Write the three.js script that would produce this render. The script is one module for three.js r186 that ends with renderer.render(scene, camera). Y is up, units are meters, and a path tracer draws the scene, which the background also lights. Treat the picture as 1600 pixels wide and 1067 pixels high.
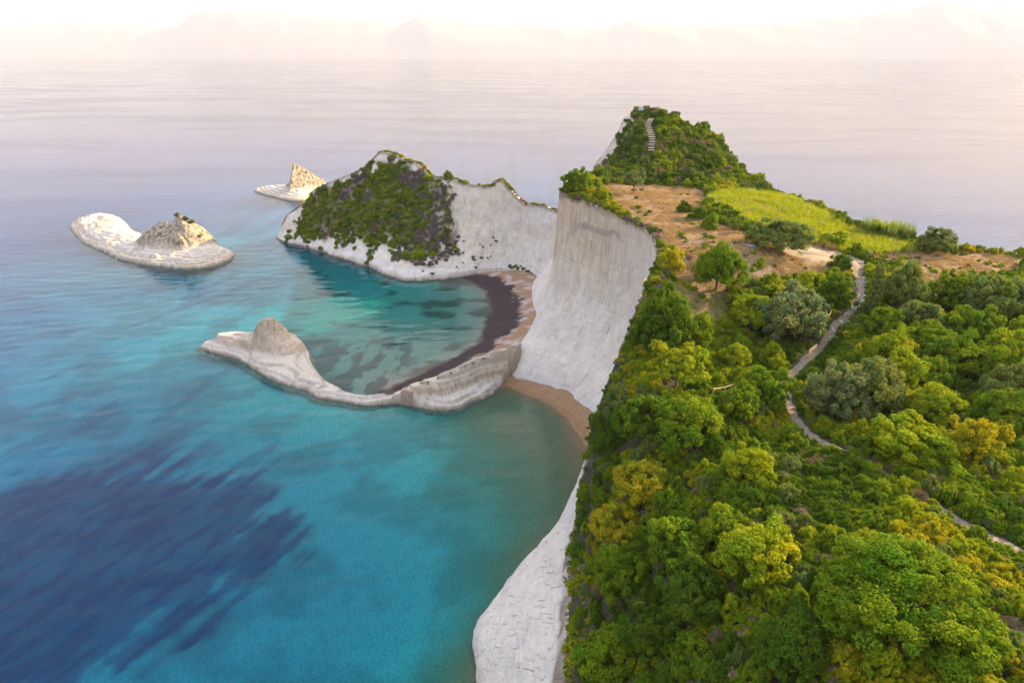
import * as THREE from 'three';
import { mergeGeometries } from 'three/addons/utils/BufferGeometryUtils.js';
import { createNoise2D, createNoise3D } from 'simplex-noise';

// ---------------------------------------------------------------- camera, sky, sun, exposure
const scene = new THREE.Scene();
const camera = new THREE.PerspectiveCamera(53.13, 1600 / 1067, 1, 90000);
camera.position.set(0, 100, 0);
camera.rotation.set(-22.71 * Math.PI / 180, 0, 0);
const renderer = new THREE.WebGLRenderer({ antialias: true });
renderer.toneMapping = THREE.LinearToneMapping;
renderer.toneMappingExposure = 3.5;
renderer.shadowMap.enabled = true;

const SUN_AZ = 64 * Math.PI / 180, SUN_EL = 21 * Math.PI / 180;       // low evening sun, to the right of the view
const sunDir = new THREE.Vector3(Math.sin(SUN_AZ) * Math.cos(SUN_EL), Math.sin(SUN_EL), -Math.cos(SUN_AZ) * Math.cos(SUN_EL));
{
  const W = 1024, Hh = 512, d = new Float32Array(W * Hh * 4);
  const mix = (a, b, t) => a.map((v, i) => v + (b[i] - v) * t), ss = (a, b, x) => { x = Math.min(1, Math.max(0, (x - a) / (b - a))); return x * x * (3 - 2 * x); };
  for (let j = 0; j < Hh; j++) for (let i = 0; i < W; i++) {
    const el = ((j + 0.5) / Hh - 0.5) * Math.PI, az = ((i + 0.5) / W - 0.5) * 2 * Math.PI;
    const x = Math.cos(el) * Math.cos(az), y = Math.sin(el), z = Math.cos(el) * Math.sin(az);
    const g = Math.acos(Math.min(1, Math.max(-1, x * sunDir.x + y * sunDir.y + z * sunDir.z))) * 180 / Math.PI;
    const e = Math.max(0, el) * 180 / Math.PI;
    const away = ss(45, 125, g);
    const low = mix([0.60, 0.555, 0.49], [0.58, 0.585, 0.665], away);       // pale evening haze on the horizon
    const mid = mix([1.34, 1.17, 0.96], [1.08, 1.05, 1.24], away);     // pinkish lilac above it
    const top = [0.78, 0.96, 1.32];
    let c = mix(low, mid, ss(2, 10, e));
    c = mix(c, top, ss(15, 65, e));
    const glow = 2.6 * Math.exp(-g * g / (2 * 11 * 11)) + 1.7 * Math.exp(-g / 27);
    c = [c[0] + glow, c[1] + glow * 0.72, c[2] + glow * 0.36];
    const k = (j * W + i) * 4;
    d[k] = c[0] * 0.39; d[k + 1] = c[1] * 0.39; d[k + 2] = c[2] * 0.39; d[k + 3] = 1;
  }
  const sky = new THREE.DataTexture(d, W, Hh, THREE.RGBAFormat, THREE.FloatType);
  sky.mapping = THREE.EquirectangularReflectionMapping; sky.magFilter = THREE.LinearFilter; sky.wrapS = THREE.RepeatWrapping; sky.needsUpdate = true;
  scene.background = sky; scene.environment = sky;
}
const sun = new THREE.DirectionalLight(new THREE.Color(1.0, 0.70, 0.35), 5);
sun.position.copy(sunDir).multiplyScalar(600).add(new THREE.Vector3(0, 0, -200)); sun.target.position.set(0, 0, -200);
sun.castShadow = true; sun.shadow.radius = 2;
Object.assign(sun.shadow.camera, { left: -350, right: 350, top: 350, bottom: -350, near: 1, far: 1600 });
scene.add(sun, sun.target);
scene.fog = new THREE.FogExp2(0xdde5fb, 0.00004);

// ---------------------------------------------------------------- helpers
function rng(seed) { let a = seed >>> 0; return () => { a = (a + 0x6D2B79F5) | 0; let t = Math.imul(a ^ (a >>> 15), 1 | a); t = (t + Math.imul(t ^ (t >>> 7), 61 | t)) ^ t; return ((t ^ (t >>> 14)) >>> 0) / 4294967296; }; }
const n2 = createNoise2D(rng(11)), n3 = createNoise3D(rng(12));
const clamp = (x, a = 0, b = 1) => Math.min(b, Math.max(a, x)), lerp = (a, b, t) => a + (b - a) * t;
const sstep = (a, b, x) => { x = clamp((x - a) / (b - a)); return x * x * (3 - 2 * x); };
const fbm2 = (x, z, o = 4) => { let s = 0, a = 0.5; for (let i = 0; i < o; i++) { s += a * n2(x, z); x = x * 2.03 + 7.1; z = z * 2.03 - 3.7; a *= 0.5; } return s; };
const fbm3 = (x, y, z, o = 4) => { let s = 0, a = 0.5; for (let i = 0; i < o; i++) { s += a * n3(x, y, z); x = x * 2.03 + 7.1; y = y * 2.03 + 1.3; z = z * 2.03 - 3.7; a *= 0.5; } return s; };
const mixc = (a, b, t) => [lerp(a[0], b[0], t), lerp(a[1], b[1], t), lerp(a[2], b[2], t)];
const taken = {};
function numbered(name) { const n = taken[name] = (taken[name] ?? -1) + 1; return n ? `${name}_${String(n).padStart(3, '0')}` : name; }
function tag(o, label, category, group, kind) { if (label) o.userData.label = label; if (category) o.userData.category = category; if (group) o.userData.group = group; if (kind) o.userData.kind = kind; return o; }
function mesh(name, geo, mat, parent) { const m = new THREE.Mesh(geo, mat); m.name = name; m.castShadow = m.receiveShadow = true; parent.add(m); return m; }
function thing(name, x = 0, y = 0, z = 0) { const g = new THREE.Group(); g.name = numbered(name); g.position.set(x, y, z); scene.add(g); return g; }
/** grid of points -> geometry; P(i,j) -> [x,y,z,u,v,r,g,b] or null (hole) */
function gridGeo(nu, nv, P, keep) {
  const pos = [], uv = [], col = [], id = new Int32Array(nu * nv).fill(-1), idx = [];
  let n = 0;
  for (let j = 0; j < nv; j++) for (let i = 0; i < nu; i++) { const p = P(i, j); if (!p) continue; id[j * nu + i] = n++; pos.push(p[0], p[1], p[2]); uv.push(p[3], p[4]); col.push(p[5], p[6], p[7]); }
  for (let j = 0; j < nv - 1; j++) for (let i = 0; i < nu - 1; i++) {
    const a = id[j * nu + i], b = id[j * nu + i + 1], c = id[(j + 1) * nu + i], e = id[(j + 1) * nu + i + 1];
    if (a < 0 || b < 0 || c < 0 || e < 0) continue;
    if (keep && !keep(a, b, c, e, pos)) continue;
    idx.push(a, c, b, b, c, e);
  }
  const g = new THREE.BufferGeometry();
  g.setAttribute('position', new THREE.Float32BufferAttribute(pos, 3)); g.setAttribute('uv', new THREE.Float32BufferAttribute(uv, 2)); g.setAttribute('color', new THREE.Float32BufferAttribute(col, 3));
  g.setIndex(idx); g.computeVertexNormals(); return g;
}
function catmull(pts, t) {                                            // pts: arrays, t in 0..n-1
  const n = pts.length, i = Math.min(n - 2, Math.floor(t)), f = t - i, a = pts[Math.max(0, i - 1)], b = pts[i], c = pts[i + 1], d = pts[Math.min(n - 1, i + 2)];
  return b.map((_, k) => 0.5 * (2 * b[k] + (c[k] - a[k]) * f + (2 * a[k] - 5 * b[k] + 4 * c[k] - d[k]) * f * f + (3 * b[k] - a[k] - 3 * c[k] + d[k]) * f * f * f));
}
function polySD(poly, x, z) {                                         // signed distance, inside positive; nearest segment and its parameter
  let best = 1e18, inside = false, seg = 0, par = 0;
  for (let i = 0, j = poly.length - 1; i < poly.length; j = i++) {
    const [ax, az] = poly[j], [bx, bz] = poly[i], dx = bx - ax, dz = bz - az;
    const t = clamp(((x - ax) * dx + (z - az) * dz) / (dx * dx + dz * dz)), ex = ax + dx * t - x, ez = az + dz * t - z, q = ex * ex + ez * ez;
    if (q < best) { best = q; seg = j; par = t; }
    if ((az > z) !== (bz > z) && x < (bx - ax) * (z - az) / (bz - az) + ax) inside = !inside;
  }
  const d = Math.sqrt(best); return [inside ? d : -d, seg, par];
}
function lineD(line, x, z) {                                          // distance to an open polyline, position along it, side
  let best = 1e18, at = 0, side = 1;
  for (let i = 0; i < line.length - 1; i++) {
    const [ax, az] = line[i], [bx, bz] = line[i + 1], dx = bx - ax, dz = bz - az, t = clamp(((x - ax) * dx + (z - az) * dz) / (dx * dx + dz * dz));
    const ex = x - ax - dx * t, ez = z - az - dz * t, q = ex * ex + ez * ez;
    if (q < best) { best = q; at = i + t; side = dx * ez - dz * ex > 0 ? 1 : -1; }
  }
  return [Math.sqrt(best), at, side];
}
const along = (line, t, k) => { const i = Math.min(line.length - 2, Math.floor(t)); return lerp(line[i][k], line[i + 1][k], t - i); };
const smoothPoly = (p, n = 6) => { const out = [], q = [p[p.length - 1], ...p, p[0], p[1]]; for (let i = 0; i < p.length; i++) for (let k = 0; k < n; k++) { const f = k / n, [a, b, c, d] = [q[i], q[i + 1], q[i + 2], q[i + 3] ?? p[2]]; out.push([0, 1].map(m => 0.5 * (2 * b[m] + (c[m] - a[m]) * f + (2 * a[m] - 5 * b[m] + 4 * c[m] - d[m]) * f * f + (3 * b[m] - a[m] - 3 * c[m] + d[m]) * f * f * f))); } return out; };
/** thin plate spline through [x, h, z] */
function tps(pts) {
  const n = pts.length, N = n + 3, A = [], s = 100, U = (a, b, c, d) => { const r2 = ((a - c) ** 2 + (b - d) ** 2) / s / s; return r2 > 0 ? r2 * Math.log(r2) : 0; };
  for (let i = 0; i < n; i++) { const r = new Float64Array(N + 1); for (let j = 0; j < n; j++) r[j] = U(pts[i][0], pts[i][2], pts[j][0], pts[j][2]); r[i] += 2e-4; r[n] = 1; r[n + 1] = pts[i][0] / s; r[n + 2] = pts[i][2] / s; r[N] = pts[i][1]; A.push(r); }
  for (let k = 0; k < 3; k++) { const r = new Float64Array(N + 1); for (let j = 0; j < n; j++) r[j] = [1, pts[j][0] / s, pts[j][2] / s][k]; A.push(r); }
  for (let i = 0; i < N; i++) { let p = i; for (let k = i + 1; k < N; k++) if (Math.abs(A[k][i]) > Math.abs(A[p][i])) p = k; [A[i], A[p]] = [A[p], A[i]]; for (let k = i + 1; k < N; k++) { const f = A[k][i] / A[i][i]; if (f) for (let j = i; j <= N; j++) A[k][j] -= f * A[i][j]; } }
  const w = new Float64Array(N); for (let i = N - 1; i >= 0; i--) { let v = A[i][N]; for (let j = i + 1; j < N; j++) v -= A[i][j] * w[j]; w[i] = v / A[i][i]; }
  return (x, z) => { let v = w[n] + w[n + 1] * x / s + w[n + 2] * z / s; for (let i = 0; i < n; i++) v += w[i] * U(x, z, pts[i][0], pts[i][2]); return v; };
}
function dataTex(n, f, srgb, float) {                                 // f(i,j) -> [r,g,b] 0..1
  const d = float ? new Float32Array(n * n * 4) : new Uint8Array(n * n * 4);
  for (let j = 0; j < n; j++) for (let i = 0; i < n; i++) { const c = f(i / n, j / n), k = (j * n + i) * 4; for (let m = 0; m < 3; m++) d[k + m] = float ? c[m] : clamp(c[m]) * 255; d[k + 3] = float ? 1 : 255; }
  const t = new THREE.DataTexture(d, n, n, THREE.RGBAFormat, float ? THREE.FloatType : THREE.UnsignedByteType);
  t.wrapS = t.wrapT = THREE.RepeatWrapping; t.magFilter = THREE.LinearFilter; if (srgb) t.colorSpace = THREE.SRGBColorSpace; t.needsUpdate = true; return t;
}
// tileable noise on a unit square
const tn = (u, v, fx, fy, o = 4, seed = 0) => { let s = 0, a = 0.5; for (let k = 0; k < o; k++) { const r1 = fx / (2 * Math.PI), r2 = fy / (2 * Math.PI), A = u * 2 * Math.PI, B = v * 2 * Math.PI; s += a * n3t(Math.cos(A) * r1 + seed, Math.sin(A) * r1, Math.cos(B) * r2 + k * 3.1, Math.sin(B) * r2); fx *= 2; fy *= 2; a *= 0.5; } return s; };
import { createNoise4D } from 'simplex-noise';
const n3t = createNoise4D(rng(13));

// ---------------------------------------------------------------- rock material: white marl with beds, streaks and fine cracks
const cracks = [], crackR = rng(77);
for (let i = 0; i < 260; i++) cracks.push([crackR(), crackR(), 0.012 + crackR() ** 2.2 * 0.11, 0.0008 + crackR() ** 2.5 * 0.0028, (crackR() - 0.5) * 0.35, 0.35 + 0.65 * crackR()]);
const TS = 1024, crackF = new Float32Array(TS * TS);
for (const [cu, cv, len, wid, tilt, dark] of cracks) {
  const steps = Math.ceil(len * TS * 1.4);
  for (let k = 0; k <= steps; k++) {
    const f = k / steps, w = wid * TS * Math.sin(Math.PI * clamp(f, 0.06, 0.94)) + 0.5, px = (cu + tilt * (f - 0.5) * len + 0.0012 * Math.sin(f * 9 + cu * 40)) * TS, py = (cv + (f - 0.5) * len) * TS;
    for (let dx = -3; dx <= 3; dx++) { const X = Math.floor(px) + dx, a = clamp(w + 0.5 - Math.abs(X + 0.5 - px)) * dark, q = ((Math.floor(py) % TS + TS) % TS) * TS + (X % TS + TS) % TS; crackF[q] = Math.max(crackF[q], a); }
  }
}
const rockH = new Float32Array(TS * TS);
const rockMap = dataTex(TS, (u, v) => {
  const q = Math.floor(v * TS) * TS + Math.floor(u * TS), cr = crackF[q];
  const streak = tn(u, v, 40, 5, 4, 1), patch = tn(u, v, 7, 7, 4, 2), bed = tn(u, v, 3, 46, 3, 3), fine = tn(u, v, 120, 120, 2, 4);
  rockH[q] = 0.5 + 0.12 * streak + 0.13 * bed + 0.2 * tn(u, v, 24, 24, 4, 5) + 0.12 * fine - 0.35 * cr;
  const l = 0.92 + 0.08 * patch + 0.03 * streak + 0.04 * bed + 0.05 * fine, w = 0.02 * patch + 0.015 * bed;
  return [l + w - 0.16 * cr, l - 0.17 * cr, l - 1.6 * w - 0.18 * cr];
}, true);
const rockBump = dataTex(TS, (u, v) => { const h = rockH[Math.floor(v * TS) * TS + Math.floor(u * TS)]; return [h, h, h]; }, false, true);
for (const t of [rockMap, rockBump]) t.repeat.set(1 / 34, 1 / 34);
const rockMat = new THREE.MeshStandardMaterial({ map: rockMap, bumpMap: rockBump, bumpScale: 0.4, roughness: 0.95, vertexColors: true });
const shelfMap = dataTex(512, (u, v) => { const l = 0.90 + 0.12 * tn(u, v, 9, 9, 5, 51) + 0.10 * tn(u, v, 60, 60, 2, 52); return [l, l * 0.99, l * 0.975]; }, true), shelfBump = dataTex(512, (u, v) => { const h = 0.5 + 0.35 * tn(u, v, 10, 10, 6, 53); return [h, h, h]; }, false, true);
for (const t of [shelfMap, shelfBump]) t.repeat.set(1 / 14, 1 / 14);
const shelfMat = new THREE.MeshStandardMaterial({ map: shelfMap, bumpMap: shelfBump, bumpScale: 0.35, roughness: 0.95, vertexColors: true });
const WHITE = [0.70, 0.665, 0.60], CREAM = [0.62, 0.535, 0.41], TAN = [0.50, 0.385, 0.25], BROWN = [0.20, 0.145, 0.10], GREYR = [0.52, 0.50, 0.48], WET = [0.22, 0.185, 0.14], PALE = [0.69, 0.65, 0.61];
const bedWarp = (x, z) => 1.1 * fbm2(x * 0.025, z * 0.025, 3);
const strat = (h, w, x, z) => { const q = bedWarp(x, z), a = h / w + q, i = Math.floor(a), f = a - i; return (i + sstep(0.45, 0.8, f) - q) * w; };
const bedIndex = (y, w, x, z) => y / w + bedWarp(x, z), hash1 = i => { const v = Math.sin(i * 127.1 + 3.7) * 43758.5453; return v - Math.floor(v); };
const bedTone = (y, x, z) => n2(y * 1.15 + 0.5 * fbm2(x * 0.02, z * 0.02, 2), 3.3);

// ---------------------------------------------------------------- the headland: plan outline, heights
const T = [[15.4, 60, -220.9], [20.5, 59.3, -214.5], [25.3, 58.5, -207.8], [31, 57.8, -197], [35.4, 57, -187], [37.6, 56, -175.1], [35, 55, -160], [29.7, 54, -144.1], [23.7, 50, -127.3], [19.4, 46, -117.6], [15, 40, -108.5], [12.6, 36, -100], [11.1, 30, -95.5], [9.5, 27, -87.9], [8.3, 25, -77.6], [6.6, 25, -64.6], [5, 26, -50], [4, 26, -30]];
const B = [[-2.2, -210.5], [1.5, -205], [6, -202], [13, -196.5], [19.8, -188], [24.6, -177.1], [25, -165], [22, -152], [18.5, -142], [16.5, -136.5], [14.5, -130.4], [11, -126], [7.1, -121.4], [0, -111.4], [-6.6, -97.8], [-5.5, -84], [-1, -64], [0, -40]];
const T2 = [[70, 70, -304], [56, 77, -308], [50, 76, -303], [45.5, 75, -293], [42, 71, -284], [37, 66, -276.5], [31.5, 60, -267], [26, 60, -250], [21, 60, -234], [15.4, 60, -220.9]];
const B2 = [[80, -335], [50, -342], [22, -330], [12, -314], [8, -300], [8, -288], [8, -272], [9, -254], [5, -235], [-2.2, -210.5]];
const EAST = [[300, 38, 10], [300, 40, -60], [260, 44, -140], [200, 47, -165], [142.2, 48.5, -184.2], [131.4, 49.5, -187.3], [118, 50.5, -192.8], [106, 52, -201], [101, 53.8, -229], [92, 56, -247], [89, 58, -258], [85, 64, -275], [81, 69, -291]];
const dense = (L, a, b) => { const o = []; for (let i = a; i < b; i++) for (let k = 0; k < 6; k++) { const p = catmull(L, i + k / 6); o.push([p[0], p[2]]); } return o; };
const outline = [...dense(T, 0, T.length - 1), [4, -30], [4, -10], [4, 10], ...EAST.map(p => [p[0], p[2]]), ...dense(T2, 0, T2.length - 1)];
const LOFT_SEGS = new Set(Array.from({ length: (T.length - 1) * 6 }, (_, i) => i)); for (let i = outline.length - (T2.length - 1) * 6; i < outline.length; i++) LOFT_SEGS.add(i);
const inner = [[18.2, 36, -78.4], [24.3, 43, -69.8], [37.6, 47, -64.9], [57.5, 46, -66.1], [14.9, 34, -58.3], [19.9, 41, -52.1], [29.3, 48, -45.9], [41.4, 51, -43.3], [20.5, 42, -94.4], [29.7, 44, -91.1], [40.3, 43, -92.7], [53.9, 42, -117.5], [66.2, 43, -115.5], [82.8, 44, -113.4], [76.8, 45, -89.5], [47.5, 42, -132.8], [30.4, 47, -118.3], [28.3, 51, -128.2], [89.9, 51, -175.8], [63.7, 54, -165], [46.2, 55.5, -159.6], [103.3, 46.5, -148.3], [98, 50, -161.8], [70.9, 46, -141.3], [48.9, 42.5, -101.8], [52.7, 43.5, -89.2], [82.1, 50, -156.7], [59.6, 43.5, -126.1], [35.4, 58.5, -232], [56.1, 58, -238], [72.2, 57, -235.1], [84.6, 56.5, -226.3], [39.1, 58, -208.4], [43.3, 56.5, -174.5],
  [52.3, 67.9, -264], [55.2, 71.8, -276], [55.9, 75.4, -289], [56.1, 78.8, -299], [63.4, 76.8, -296], [47.6, 76.6, -296], [78.4, 70.3, -288], [82.1, 62.6, -270], [69.5, 64, -262], [60.7, 61.7, -254], [74.6, 67.2, -274], [44, 62, -258], [150, 48, -20], [30, 46, -15], [130, 46, -120], [180, 46, -90], [60, 50, -25], [100, 47, -70]];
const Graw = tps([...T, ...T2.slice(0, -1), ...EAST, ...inner]);
// cached height grid
const GX0 = -4, GZ0 = -330, GS = 1.0, GNX = 320, GNZ = 350, GH = new Float32Array(GNX * GNZ);
for (let j = 0; j < GNZ; j++) for (let i = 0; i < GNX; i++) { const x = GX0 + i * GS, z = GZ0 + j * GS; GH[j * GNX + i] = Graw(x, z) + 0.55 * fbm2(x * 0.07, z * 0.07, 4); }
function G(x, z) { const a = clamp((x - GX0) / GS, 0, GNX - 1.001), b = clamp((z - GZ0) / GS, 0, GNZ - 1.001), i = a | 0, j = b | 0, f = a - i, g = b - j, k = j * GNX + i; return lerp(lerp(GH[k], GH[k + 1], f), lerp(GH[k + GNX], GH[k + GNX + 1], f), g); }

// ---------------------------------------------------------------- what grows where (plan polygons)
const FIELD = smoothPoly([[27.1, -233.6], [53.8, -241.8], [68.4, -233.4], [57.8, -201.2], [66.7, -179.1], [87.6, -187.1], [90.5, -177.1], [81.3, -160.2], [63, -153.7], [50.3, -146.6], [50.9, -143.4], [40, -133.8], [35, -135.6], [33.8, -147.3], [37.4, -169.8]], 3);
const REEDS = smoothPoly([[67.4, -233.4], [87.1, -236], [98.5, -224], [100, -200], [114.1, -187.5], [108, -180.9], [88.7, -177.2], [76.3, -186], [62, -199.1]], 3);
const FIELD2 = smoothPoly([[94.8, -179.1], [114.1, -186.6], [130.6, -186.5], [146, -183], [131.3, -168.5], [117, -161.4], [101, -149.9], [95, -153], [97.6, -167.3], [91, -172.7]], 3);
const SANDY = smoothPoly([[70, -173], [80, -177.5], [90, -177], [92, -170], [87, -160], [83, -158], [82, -166], [72, -168]], 3);
const PATH = [[74.4, -171.6], [83.1, -172.2], [87.1, -168.7], [84.4, -158.7], [79.7, -148.5], [71.4, -139.4], [63.4, -129.7], [57.4, -123.7], [53.5, -119.3], [50.5, -112.2], [48.9, -104.3], [48.7, -98], [50, -94.3], [52.7, -89.2], [54, -82.5], [55.6, -77.2], [56.5, -73], [58.8, -66.7], [59.8, -63.9], [61.3, -56.6], [64, -46], [70, -30]];
const STAIR = [[52, -263], [53.6, -270.5], [54.2, -279], [54.6, -286], [56.4, -290]];

// ---------------------------------------------------------------- ground of the headland
const soilMap = dataTex(512, (u, v) => { const a = tn(u, v, 12, 12, 5, 21), b = tn(u, v, 80, 80, 2, 22), l = 0.80 + 0.26 * a + 0.22 * b; return [l, l * 0.985, l * 0.96]; }, true);
const soilBump = dataTex(512, (u, v) => { const h = 0.5 + 0.4 * tn(u, v, 20, 20, 5, 23); return [h, h, h]; }, false, true);
for (const t of [soilMap, soilBump]) t.repeat.set(1 / 9, 1 / 9);
const soilMat = new THREE.MeshStandardMaterial({ map: soilMap, bumpMap: soilBump, bumpScale: 0.25, roughness: 1, vertexColors: true });
const DRY = [0.30, 0.195, 0.085], OCHRE = [0.30, 0.225, 0.125], SOIL = [0.27, 0.21, 0.165], SAND = [0.47, 0.40, 0.325], MOSS = [0.055, 0.075, 0.02], HUMUS = [0.065, 0.06, 0.028], GRASS = [0.13, 0.15, 0.03];
function groundColour(x, z) {
  const f1 = polySD(FIELD, x, z)[0], f2 = polySD(FIELD2, x, z)[0], rd = polySD(REEDS, x, z)[0], sd = polySD(SANDY, x, z)[0];
  const n = fbm2(x * 0.05, z * 0.05, 4), m = fbm2(x * 0.21 + 9, z * 0.21, 3);
  let c = mixc(HUMUS, MOSS, sstep(-0.2, 0.25, m));
  c = mixc(c, mixc(mixc(DRY, OCHRE, sstep(-0.25, 0.25, m)), SOIL, sstep(0.0, 0.3, n + 0.15 * m)), sstep(-2.5, 1.5, f1 + 3 * m));
  if (z > -152 && f1 > -4) c = mixc(c, GRASS, 0.75 * sstep(-0.25, 0.2, n - m) * sstep(-152, -146, z));
  c = mixc(c, mixc(mixc(OCHRE, DRY, sstep(-0.2, 0.3, n)), SOIL, sstep(0, 0.35, m)), sstep(-2.5, 1.5, f2 + 3 * m));
  c = mixc(c, GRASS, sstep(-1.5, 1, rd + m));
  c = mixc(c, mixc(SAND, SOIL, sstep(0.05, 0.35, m)), sstep(-2, 1, sd + 3.5 * n));
  if (z < -256 && x < 56) { const e = polySD(outline, x, z)[0]; c = mixc(c, mixc(WHITE, CREAM, clamp(0.5 + m)), sstep(7, 5, e + 3 * m) * sstep(-258, -266, z)); }
  return c;
}
const headland = new THREE.Group(); headland.name = 'headland'; headland.userData.kind = 'structure'; scene.add(headland);
{
  const s = 1.15, nu = Math.ceil(300 / s), nv = Math.ceil(330 / s);
  const g = gridGeo(nu, nv, (i, j) => {
    let x = -2 + i * s, z = -318 + j * s; const [d, seg, par] = polySD(outline, x, z), loft = LOFT_SEGS.has(seg);
    if (d < (loft ? -s * 0.75 : -45)) return null;
    if (loft && d < s * 0.35) { const a = outline[seg], b = outline[(seg + 1) % outline.length]; x = lerp(a[0], b[0], par); z = lerp(a[1], b[1], par); }   // draw the edge cleanly along the rim
    let y = G(x, z);
    if (d < 0) y += loft ? 0 : d * (1.15 + 0.4 * fbm2(x * 0.05, z * 0.05, 3)) - 0.4;
    if (d < 0 && !loft) y = Math.max(y, -4);
    const c = d < -1 && !loft ? mixc(CREAM, MOSS, sstep(-0.1, 0.1, fbm2(x * 0.08, z * 0.08, 3))) : groundColour(x, z);
    return [x, y, z, x, z, ...c];
  });
  mesh('ground', g, soilMat, headland);
}
// a cliff face hung between a crest line and a foot line
function cliffGeo(Tp, Bp, nS, nT, o) {
  const cap = o.cap ?? 3, rows = nT + cap, P = [];
  const out = new Array(rows);
  let us = 0, prev = null; const ulen = [];
  for (let i = 0; i < nS; i++) { const t = i / (nS - 1) * (Tp.length - 1), c = catmull(Tp, t), b = catmull(Bp, t), mx = (c[0] + b[0]) / 2, mz = (c[2] + b[1]) / 2; if (prev) us += Math.hypot(mx - prev[0], mz - prev[1]); prev = [mx, mz]; ulen.push(us); }
  for (let j = 0; j < rows; j++) {
    out[j] = [];
    for (let i = 0; i < nS; i++) {
      const st = i / (nS - 1) * (Tp.length - 1), c = catmull(Tp, st), b = catmull(Bp, st), e = 0.02;
      const c1 = catmull(Tp, clamp(st + e, 0, Tp.length - 1)), c0 = catmull(Tp, clamp(st - e, 0, Tp.length - 1)), b1 = catmull(Bp, clamp(st + e, 0, Bp.length - 1)), b0 = catmull(Bp, clamp(st - e, 0, Bp.length - 1));
      let tx = c1[0] - c0[0] + b1[0] - b0[0], tz = c1[2] - c0[2] + b1[1] - b0[1]; const tl = Math.hypot(tx, tz) || 1; tx /= tl; tz /= tl;
      let nx = -tz, nz = tx; if (nx * (b[0] - c[0]) + nz * (b[1] - c[2]) < 0) { nx = -nx; nz = -nz; }
      const top = o.top ? o.top(c[0], c[2], c[1]) : c[1], foot = o.foot ?? -3;
      if (j < nT) {
        const hf = j / (nT - 1), y = lerp(foot, top, hf), q = o.profile(clamp((y - 0) / top), st);   // q: 0 at the crest, 1 at the foot
        let x = lerp(c[0], b[0], q), z = lerp(c[2], b[1], q);
        const d = o.relief(x, y, z, st, clamp(y / top), top) * (o.fade ? o.fade(st) : 1);
        x += nx * d; z += nz * d;
        out[j].push([x, y, z, ulen[i], y * 1.02 + q * 6, ...o.colour(x, y, z, st, clamp(y / top), top)]);
      } else {
        const k = j - nT + 1, p = out[nT - 1][i]; const x = c[0] - nx * 1.4 * k, z = c[2] - nz * 1.4 * k;
        out[j].push([x, (o.top ? o.top(x, z, c[1]) : c[1]) - 0.25 - 0.25 * k, z, ulen[i], p[4] + k * 1.4, ...o.colour(x, p[1], z, st, 1, top)]);
      }
    }
  }
  for (let i = 0; i < nS; i++) { let v = 0; for (let j = 0; j < rows; j++) { if (j) { const a = out[j][i], b = out[j - 1][i]; v += Math.hypot(a[0] - b[0], a[1] - b[1], a[2] - b[2]); } out[j][i][4] = v; } }
  return [gridGeo(nS, rows, (i, j) => out[j][i]), out];
}
const table = (pts) => h => { for (let i = 0; i < pts.length - 1; i++) if (h <= pts[i + 1][0]) return lerp(pts[i][1], pts[i + 1][1], (h - pts[i][0]) / (pts[i + 1][0] - pts[i][0])); return pts[pts.length - 1][1]; };
const flare = table([[0, 1], [0.05, 0.97], [0.12, 0.83], [0.23, 0.55], [0.38, 0.3], [0.5, 0.18], [0.65, 0.095], [0.8, 0.05], [1, 0]]), slab = table([[0, 1], [0.06, 0.985], [0.15, 0.92], [0.3, 0.77], [0.6, 0.44], [0.85, 0.13], [1, 0]]);
const marl = (x, y, z) => { const b = bedTone(y, x, z), p = fbm3(x * 0.05, y * 0.05, z * 0.05, 3); return mixc(mixc(WHITE, CREAM, clamp(0.25 + 0.35 * p + 0.16 * b)), PALE, clamp(0.5 * p + 0.1 * b)); };
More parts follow.
